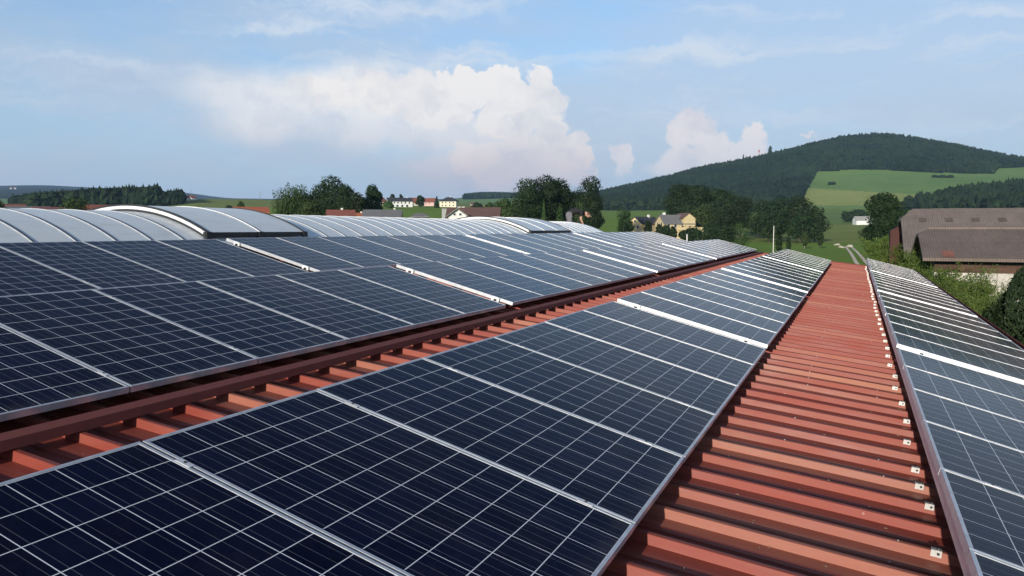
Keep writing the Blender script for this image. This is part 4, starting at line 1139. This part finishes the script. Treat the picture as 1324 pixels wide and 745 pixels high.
# boarded side wing of the rear barn
w_ = MB(); zt2 = G
w_.mesh([(2.40-cx1, 1.9, -.3), (3.38-cx1, 1.9, -.3), (3.38-cx1, 5, -.3), (2.40-cx1, 5, -.3), (2.40-cx1, 1.9, 5.35), (3.38-cx1, 1.9, 5.95), (3.38-cx1, 5, 5.95), (2.40-cx1, 5, 5.35)],
        [(0, 1, 5, 4), (1, 2, 6, 5), (2, 3, 7, 6), (3, 0, 4, 7), (4, 5, 6, 7)])
w_.build('side_wing', M['wood_red'], b1)

# ------------------------------------------------------------------ poles, masts, rubble
def pole(name, label, u, D, vt, r, mat, cat='pole', head=None):
    p = at(u, 296, D); zg = H(p[0], p[1]); h = at(u, vt, D)[2]-zg
    root = empty(name, (p[0], p[1], zg)); tag(root, label, cat)
    b = MB(); b.tube([(0, 0, -.4), (0, 0, h)], [r*1.2, r*.8], 8); b.build('shaft', M[mat], root)
    return root, h
o, h = pole('pole', 'thin pale pole beyond the end of the middle panel row', 1000.5, 75, 292.5, .045, 'pole')
b = MB(); b.tube([(0, 0, h), (0, 0, h+.05)], [.06, .03], 8); b.build('cap', M['mast_grey'], o)
o, h = pole('pole', 'short pale post behind the far corner of the upper panels', 888.5, 45, 303.5, .05, 'pole')
b = MB(); b.tube([(0, 0, h), (0, 0, h+.04)], [.07, .05], 8); b.build('cap', M['mast_grey'], o)
def lattice(u, D, vt, w, mat, name, label, arms=True):
    p = at(u, 296, D); zg = H(p[0], p[1]); h = at(u, vt, D)[2]-zg
    root = empty(name, (p[0], p[1], zg), (0, 0, -math.atan2(p[0], p[1]))); tag(root, label, 'mast')
    b = MB()
    for sx_, sy_ in ((1, 1), (1, -1), (-1, 1), (-1, -1)): b.tube([(sx_*w, sy_*w, -1), (sx_*w*.15, sy_*w*.15, h)], [w*.12, w*.1], 4)
    nseg = 8
    for i in range(nseg):
        a0 = 1-.85*i/nseg; a1 = 1-.85*(i+1)/nseg
        for s in (1, -1): b.tube([(s*w*a0, -w*a0, h*i/nseg), (-s*w*a1, -w*a1, h*(i+1)/nseg)], [w*.06]*2, 4); b.tube([(s*w*a0, w*a0, h*i/nseg), (-s*w*a1, w*a1, h*(i+1)/nseg)], [w*.06]*2, 4)
    b.build('tower', M[mat], root)
    if arms:
        b = MB()
        for zz, ww in ((.72, w*2.4), (.86, w*1.8)): b.tube([(-ww, 0, h*zz), (0, 0, h*zz+w*.3), (ww, 0, h*zz)], [w*.1]*3, 4)
        b.build('cross_arm', M[mat], root)
    return root, h
lattice(337.3, 1900, 247.5, 1.6, 'mast_grey', 'power_pylon', 'faint grey pylon on the skyline left of the willow')
lattice(249, 1000, 244, .5, 'mast_grey', 'radio_mast', 'thin mast on the skyline above the tiny far houses', False)
o, h = lattice(979, 2110, 194, 1.8, 'mast_red', 'radio_mast', 'red lattice mast on the skyline of the wooded hill', False)
b = MB(); b.tube([(0, 0, h*.78), (0, 0, h*1.0)], [1.6, 1.6], 8); b.build('drum', M['mast_red'], o)
r4 = random.Random(9)
for i, (u, v, s) in enumerate(((1080, 315, .55), (1083, 316, .8), (1087, 318.5, .7), (1090, 319, .5), (1099, 318, 1.0))):
    D = 5.35*FX/(v-296)*1.0; D = min(D, 262); p = at(u, v, D); z = H(p[0], p[1])
    b = MB(); n = 9
    for k in range(3):
        b_ = [(math.cos(t)*s*(1.1-.3*k)*r4.uniform(.8, 1.2), math.sin(t)*s*(1.1-.3*k)*r4.uniform(.8, 1.2), k*s*.35) for t in np.arange(n)*2*math.pi/n]
        if k: b.mesh(prev+b_, [(q, (q+1) % n, (q+1) % n+n, q+n) for q in range(n)])
        prev = b_
    b.poly(prev)
    o = b.build('boulder', M['stone'], loc=(p[0], p[1], z-.05))
    tag(o, ['leftmost pale stone in the meadow right of the clump', 'larger pale stone second from the left in the meadow', 'middle pale stone in the meadow', 'small pale stone fourth in the meadow', 'pale stone heap at the far end of the track'][i], 'stone', 'pale stones in the meadow')

# ------------------------------------------------------------------ the bending person
def person():
    base = at(735.5, 280, 31.0); x, y = base[0], base[1]; z0 = ztop(x)-.04
    root = empty('person', (x, y, z0)); tag(root, 'person in black top and grey trousers bending over on the roof behind the skylight', 'person')
    J = {'pel': (0, 0, .93, .15), 'spine': (.20, 0, 1.08, .145), 'chest': (.44, 0, 1.06, .165), 'neck': (.62, 0, .98, .07), 'head0': (.69, 0, .93, .095), 'head1': (.80, 0, .86, .10), 'head2': (.85, 0, .82, .075),
         'hl': (-.02, .11, .88, .12), 'kl': (.04, .13, .48, .075), 'al': (-.06, .14, .09, .05), 'tl': (.10, .15, .04, .04),
         'hr': (-.02, -.11, .88, .12), 'kr': (.10, -.13, .48, .075), 'ar': (.02, -.14, .09, .05), 'tr': (.18, -.15, .04, .04),
         'sl': (.50, .19, 1.0, .075), 'el': (.50, .24, .72, .048), 'wl': (.60, .20, .50, .032), 'ml': (.64, .19, .43, .036),
         'sr': (.50, -.19, 1.0, .075), 'er': (.46, -.24, .72, .048), 'wr': (.56, -.20, .50, .032), 'mr': (.60, -.19, .43, .036)}
    E_ = [('pel', 'spine'), ('spine', 'chest'), ('chest', 'neck'), ('neck', 'head0'), ('head0', 'head1'), ('head1', 'head2'), ('pel', 'hl'), ('hl', 'kl'), ('kl', 'al'), ('al', 'tl'),
          ('pel', 'hr'), ('hr', 'kr'), ('kr', 'ar'), ('ar', 'tr'), ('chest', 'sl'), ('sl', 'el'), ('el', 'wl'), ('wl', 'ml'), ('chest', 'sr'), ('sr', 'er'), ('er', 'wr'), ('wr', 'mr')]
    for s, m_ in ((1, 'ml'), (-1, 'mr')):
        bx, by, bz, _ = J[m_]
        for q in range(4):
            J['f%d%s' % (q, m_)] = (bx+.02+.008*q, by+(-.03+.02*q), bz-.05, .010); J['g%d%s' % (q, m_)] = (bx+.01+.008*q, by+(-.034+.023*q), bz-.10+.006*abs(q-1), .008)
            E_ += [(m_, 'f%d%s' % (q, m_)), ('f%d%s' % (q, m_), 'g%d%s' % (q, m_))]
        J['t'+m_] = (bx+.045, by-.03*s, bz-.03, .010); E_.append((m_, 't'+m_))
    keys = list(J); me = bpy.data.meshes.new('body')
    me.from_pydata([J[k][:3] for k in keys], [(keys.index(a), keys.index(b)) for a, b in E_], [])
    o = bpy.data.objects.new('body', me); col.objects.link(o)
    sk = o.modifiers.new('skin', 'SKIN'); 
    if not me.skin_vertices: 
        bm = __import__('bmesh').new(); bm.from_mesh(me); bm.verts.layers.skin.verify(); bm.to_mesh(me); bm.free()
    for i, k in enumerate(keys):
        r_ = J[k][3]; me.skin_vertices[0].data[i].radius = (r_, r_*(1.15 if k in ('chest', 'spine', 'pel') else 1)); me.skin_vertices[0].data[i].use_root = k == 'pel'
    o.modifiers.new('sub', 'SUBSURF').levels = 2; o.modifiers['sub'].render_levels = 2
    dg = bpy.context.evaluated_depsgraph_get(); ev = o.evaluated_get(dg); m2 = bpy.data.meshes.new_from_object(ev)
    bpy.data.objects.remove(o)
    skin = simple('skin', (.52, .30, .22), .55, 0, .05); black = simple('black_shirt', (.014, .014, .017), .85); grey = simple('grey_trousers', (.17, .165, .18), .85); shoe = simple('dark_shoes', (.03, .027, .025), .7)
    for m_ in (skin, black, grey, shoe): m2.materials.append(m_)
    for p_ in m2.polygons:
        c = p_.center; p_.use_smooth = True
        if c.x > .645 and c.z > .7 and abs(c.y) < .15: k = 0
        elif c.z < .13: k = 3
        elif c.x < .1 and c.z < 1.0 or (c.z < .80 and c.x < .3): k = 2
        elif c.x > .3 and c.z < .82: k = 0
        else: k = 1
        p_.material_index = k
    b = bpy.data.objects.new('body', m2); col.objects.link(b); b.parent = root
    h = MB(); n = 14; vs = []; fs = []     # short hair cap on the back and top of the head
    for i in range(7):
        t = i/6*math.pi*.5
        for k in range(n):
            a = 2*math.pi*k/n; vs.append((.77+.125*math.sin(t)*math.cos(a)*.9, .112*math.sin(t)*math.sin(a), .885+.105*math.cos(t)))
    for i in range(6):
        for k in range(n): fs.append((i*n+k, i*n+(k+1) % n, (i+1)*n+(k+1) % n, (i+1)*n+k))
    h.mesh(vs, fs); h.build('hair', simple('brown_hair', (.10, .05, .03), .8), root, smooth=True)
    f = MB(); f.tube([(.86, 0, .83), (.905, 0, .80)], [.018, .009], 6); f.build('nose', skin, root, smooth=True)
    for s in (1, -1):
        f = MB(); f.tube([(.77, s*.09, .87), (.77, s*.118, .87)], [.03, .022], 8); f.build('ear', skin, root, smooth=True)
    root.rotation_euler = (0, 0, R(24)); root.scale = (1, 1, 1)
    return root
person()

# ------------------------------------------------------------------ sun, sky, haze
SUN_EL, SUN_AZ = 13.5, 181.5                # azimuth clockwise from +Y: the sun stands behind the camera
sd = bpy.data.lights.new('sun', 'SUN'); sd.energy = 4.5; sd.angle = R(.53); sd.color = (1, .93, .82)
so = bpy.data.objects.new('sun', sd); col.objects.link(so)
sv = Vector((math.sin(R(SUN_AZ))*math.cos(R(SUN_EL)), math.cos(R(SUN_AZ))*math.cos(R(SUN_EL)), math.sin(R(SUN_EL))))
so.rotation_euler = sv.to_track_quat('Z', 'Y').to_euler()

w = bpy.data.worlds.new('World'); scn.world = w; w.use_nodes = True
t = NT(w); bgn = w.node_tree.nodes['Background']
sk = t.new('ShaderNodeTexSky', sky_type='NISHITA'); sk.sun_disc = False
sk.sun_elevation = R(SUN_EL); sk.sun_rotation = R(SUN_AZ); sk.air_density = 1.0; sk.dust_density = .6; sk.ozone_density = 2.0
SKYK = .15
d = t.new('ShaderNodeTexCoord').outputs['Generated']
sp = t.new('ShaderNodeSeparateXYZ'); t.l.new(d, sp.inputs[0])
az = t.math('ARCTAN2', sp.outputs[0], sp.outputs[1]); el = t.math('ARCSINE', sp.outputs[2])
pc = t.new('ShaderNodeCombineXYZ'); t.l.new(az, pc.inputs[0]); t.l.new(el, pc.inputs[1]); P_ = pc.outputs[0]
def azel(u, v):
    q = ray(u, v); q = q/np.linalg.norm(q); return math.atan2(q[0], q[1]), math.asin(q[2])
nA = t.noise(d, 9, 8, .62, 1); nB = t.noise(d, 32, 6, .6, 1)
warp = t.vmath('ADD', t.vmath('MULTIPLY', t.vmath('SUBTRACT', nA, (.5, .5, .5)), (.055, .055, 0)), t.vmath('MULTIPLY', t.vmath('SUBTRACT', nB, (.5, .5, .5)), (.044, .044, 0)))
PW_ = t.vmath('ADD', P_, warp)
def blobs(lst, vec):
    acc = None
    for (u, v, ru, rv) in lst:
        a, e = azel(u, v); k = ray(u, v); kk = FX*FX/(k@k)     # px -> rad
        s = (FX/(ru*math.sqrt(kk)*1.0), FX/(rv*math.sqrt(kk)), 0)
        q = t.vmath('LENGTH', t.vmath('MULTIPLY', t.vmath('SUBTRACT', vec, (a, e, 0)), s))
        b_ = t.math('SUBTRACT', 1, q)
        if acc is None: acc = b_
        else: acc = t.math('SMOOTH_MAX', acc, b_, .08)
    return acc
hard = [(430,122,72,38),(485,122,92,42),(535,124,70,40),(400,112,50,26),(600,112,50,24),(575,98,14,13),(606,94,24,15),(636,98,26,17),(655,112,26,24),(698,108,20,22),(706,125,20,26),(690,138,44,36),(712,160,18,30),(660,150,50,34),
        (540,122,60,26),(738,200,22,26),(752,214,16,20),(715,205,40,34),(665,205,55,30),(620,205,38,26),(690,232,80,26),(560,140,60,30)]
soft = [(330,120,130,50),(450,112,110,40),(520,112,90,30),(400,135,90,45),(470,165,90,45),(560,170,120,45),(640,185,110,55),(350,160,110,45),(600,220,120,40)]
right = [(878,180,22,32),(892,165,22,20),(908,172,24,24),(925,190,26,24),(942,205,22,18),(975,178,17,17),(965,195,30,16),(890,215,60,26),(798,196,15,14),(803,210,19,20),(1041,180,14,3)]
bh = blobs(hard, PW_); bs = blobs(soft, t.vmath('ADD', P_, t.vmath('MULTIPLY', t.vmath('SUBTRACT', nA, (.5, .5, .5)), (.09, .06, 0)))); br = blobs(right, PW_)
mh = t.rng(bh, 0, t.rng(az, azel(380, 100)[0], azel(590, 100)[0], .85, .2), 0, 1, True); ms = t.rng(bs, 0, .7, 0, .88, True); mr = t.rng(br, 0, .34, 0, 1, True)
elh = t.rng(el, .02, .22, 0, 1)
# base sky
skc = t.new('ShaderNodeVectorMath', operation='SCALE'); t.l.new(sk.outputs[0], skc.inputs[0]); skc.inputs[3].default_value = SKYK
base = skc.outputs[0]
HZ = rgb(.42, .465, .565)
veil = t.noise(t.scalevec(d, (1, 1, 3.5)), 2.2, 5, .6)
cir = t.noise(t.vmath('ADD', t.scalevec(d, (1.2, 1.2, 11)), t.vmath('MULTIPLY', nA, (.25, .25, .9))), 3.0, 6, .62)
base = t.mix(t.rng(el, -.02, .34, .85, .08), base, HZ)
base = t.mix(1, base, rgb(.84, 1.0, 1.12), 'MULTIPLY')
base = t.mix(t.math('MULTIPLY', t.rng(veil, .33, .56, .2, .9, True), t.rng(el, .0, .42, 1, .25)), base, rgb(.47, .52, .61))
base = t.mix(t.math('MULTIPLY', t.rng(cir, .47, .72, 0, .75, True), t.rng(el, .05, .2, .2, 1)), base, rgb(.62, .68, .75))
# cloud shading
det = t.math('SUBTRACT', 1.12, t.math('ADD', t.math('MULTIPLY', t.math('ABSOLUTE', t.math('SUBTRACT', t.noise(PW_, 13, 6, .58), .5)), 3.2), t.math('MULTIPLY', t.noise(PW_, 30, 6, .6), .55))); big = t.noise(PW_, 7, 3, .5)
lit = t.math('ADD', t.math('MULTIPLY', t.rng(det, .2, .9, -.42, .42), 1), t.rng(big, .35, .65, .35, .95))
low = t.rng(el, .055, .15, 0, 1, True)
ch = t.mix(lit, rgb(.60, .605, .65), rgb(.84, .805, .775)); cl = t.mix(lit, rgb(.50, .495, .56), rgb(.70, .60, .60))
cc_ = t.mix(low, cl, ch)
cs_ = t.mix(low, t.mix(lit, rgb(.46, .49, .57), rgb(.58, .55, .59)), t.mix(lit, rgb(.56, .60, .67), rgb(.78, .78, .79)))
fade = t.rng(el, .015, .09, .25, 1, True)
base = t.mix(ms, base, cs_)
base = t.mix(t.math('MULTIPLY', mh, t.math('MULTIPLY', fade, .93)), base, cc_)
base = t.mix(t.math('MULTIPLY', mr, t.math('MULTIPLY', t.rng(el, .02, .12, .4, .8, True), 1)), base, t.mix(lit, rgb(.54, .54, .60), rgb(.82, .74, .72)))
base = t.mix(t.rng(el, -.03, .05, .55, 0), base, HZ)
base = t.mix(1, base, t.ramp(t.rng(el, .30, 1.2, 0, 1), [(0, (1, 1, 1)), (.12, (.70, .73, .78)), (.4, (.34, .38, .46)), (1, (.14, .17, .23))]), 'MULTIPLY')
t.l.new(base, bgn.inputs[0]); bgn.inputs[1].default_value = 1.0

hz = MB(); hz.box(-8900, 8900, -8900, 8900, -40, 560)
hm = bpy.data.materials.new('haze'); hm.use_nodes = True; nt = hm.node_tree; nt.nodes.clear()
out = nt.nodes.new('ShaderNodeOutputMaterial'); vol = nt.nodes.new('ShaderNodeVolumePrincipled')
vol.inputs['Color'].default_value = (.42, .66, 1, 1); vol.inputs['Density'].default_value = 7e-5; vol.inputs['Anisotropy'].default_value = 0
nt.links.new(vol.outputs[0], out.inputs['Volume'])
ho = hz.build('haze', hm); tag(ho, 'thin blue summer haze over the valley', 'haze', None, 'stuff')

# ------------------------------------------------------------------ render settings
scn.render.engine = 'CYCLES'
cy = scn.cycles; cy.max_bounces = 6; cy.diffuse_bounces = 3; cy.glossy_bounces = 3; cy.transmission_bounces = 2; cy.volume_bounces = 0
cy.transparent_max_bounces = 4; cy.use_denoising = True; cy.sample_clamp_indirect = 4; cy.caustics_reflective = False; cy.caustics_refractive = False
vs_ = scn.view_settings; vs_.view_transform = 'Standard'; vs_.look = 'None'; vs_.exposure = .27; vs_.gamma = 1; vs_.use_curve_mapping = False
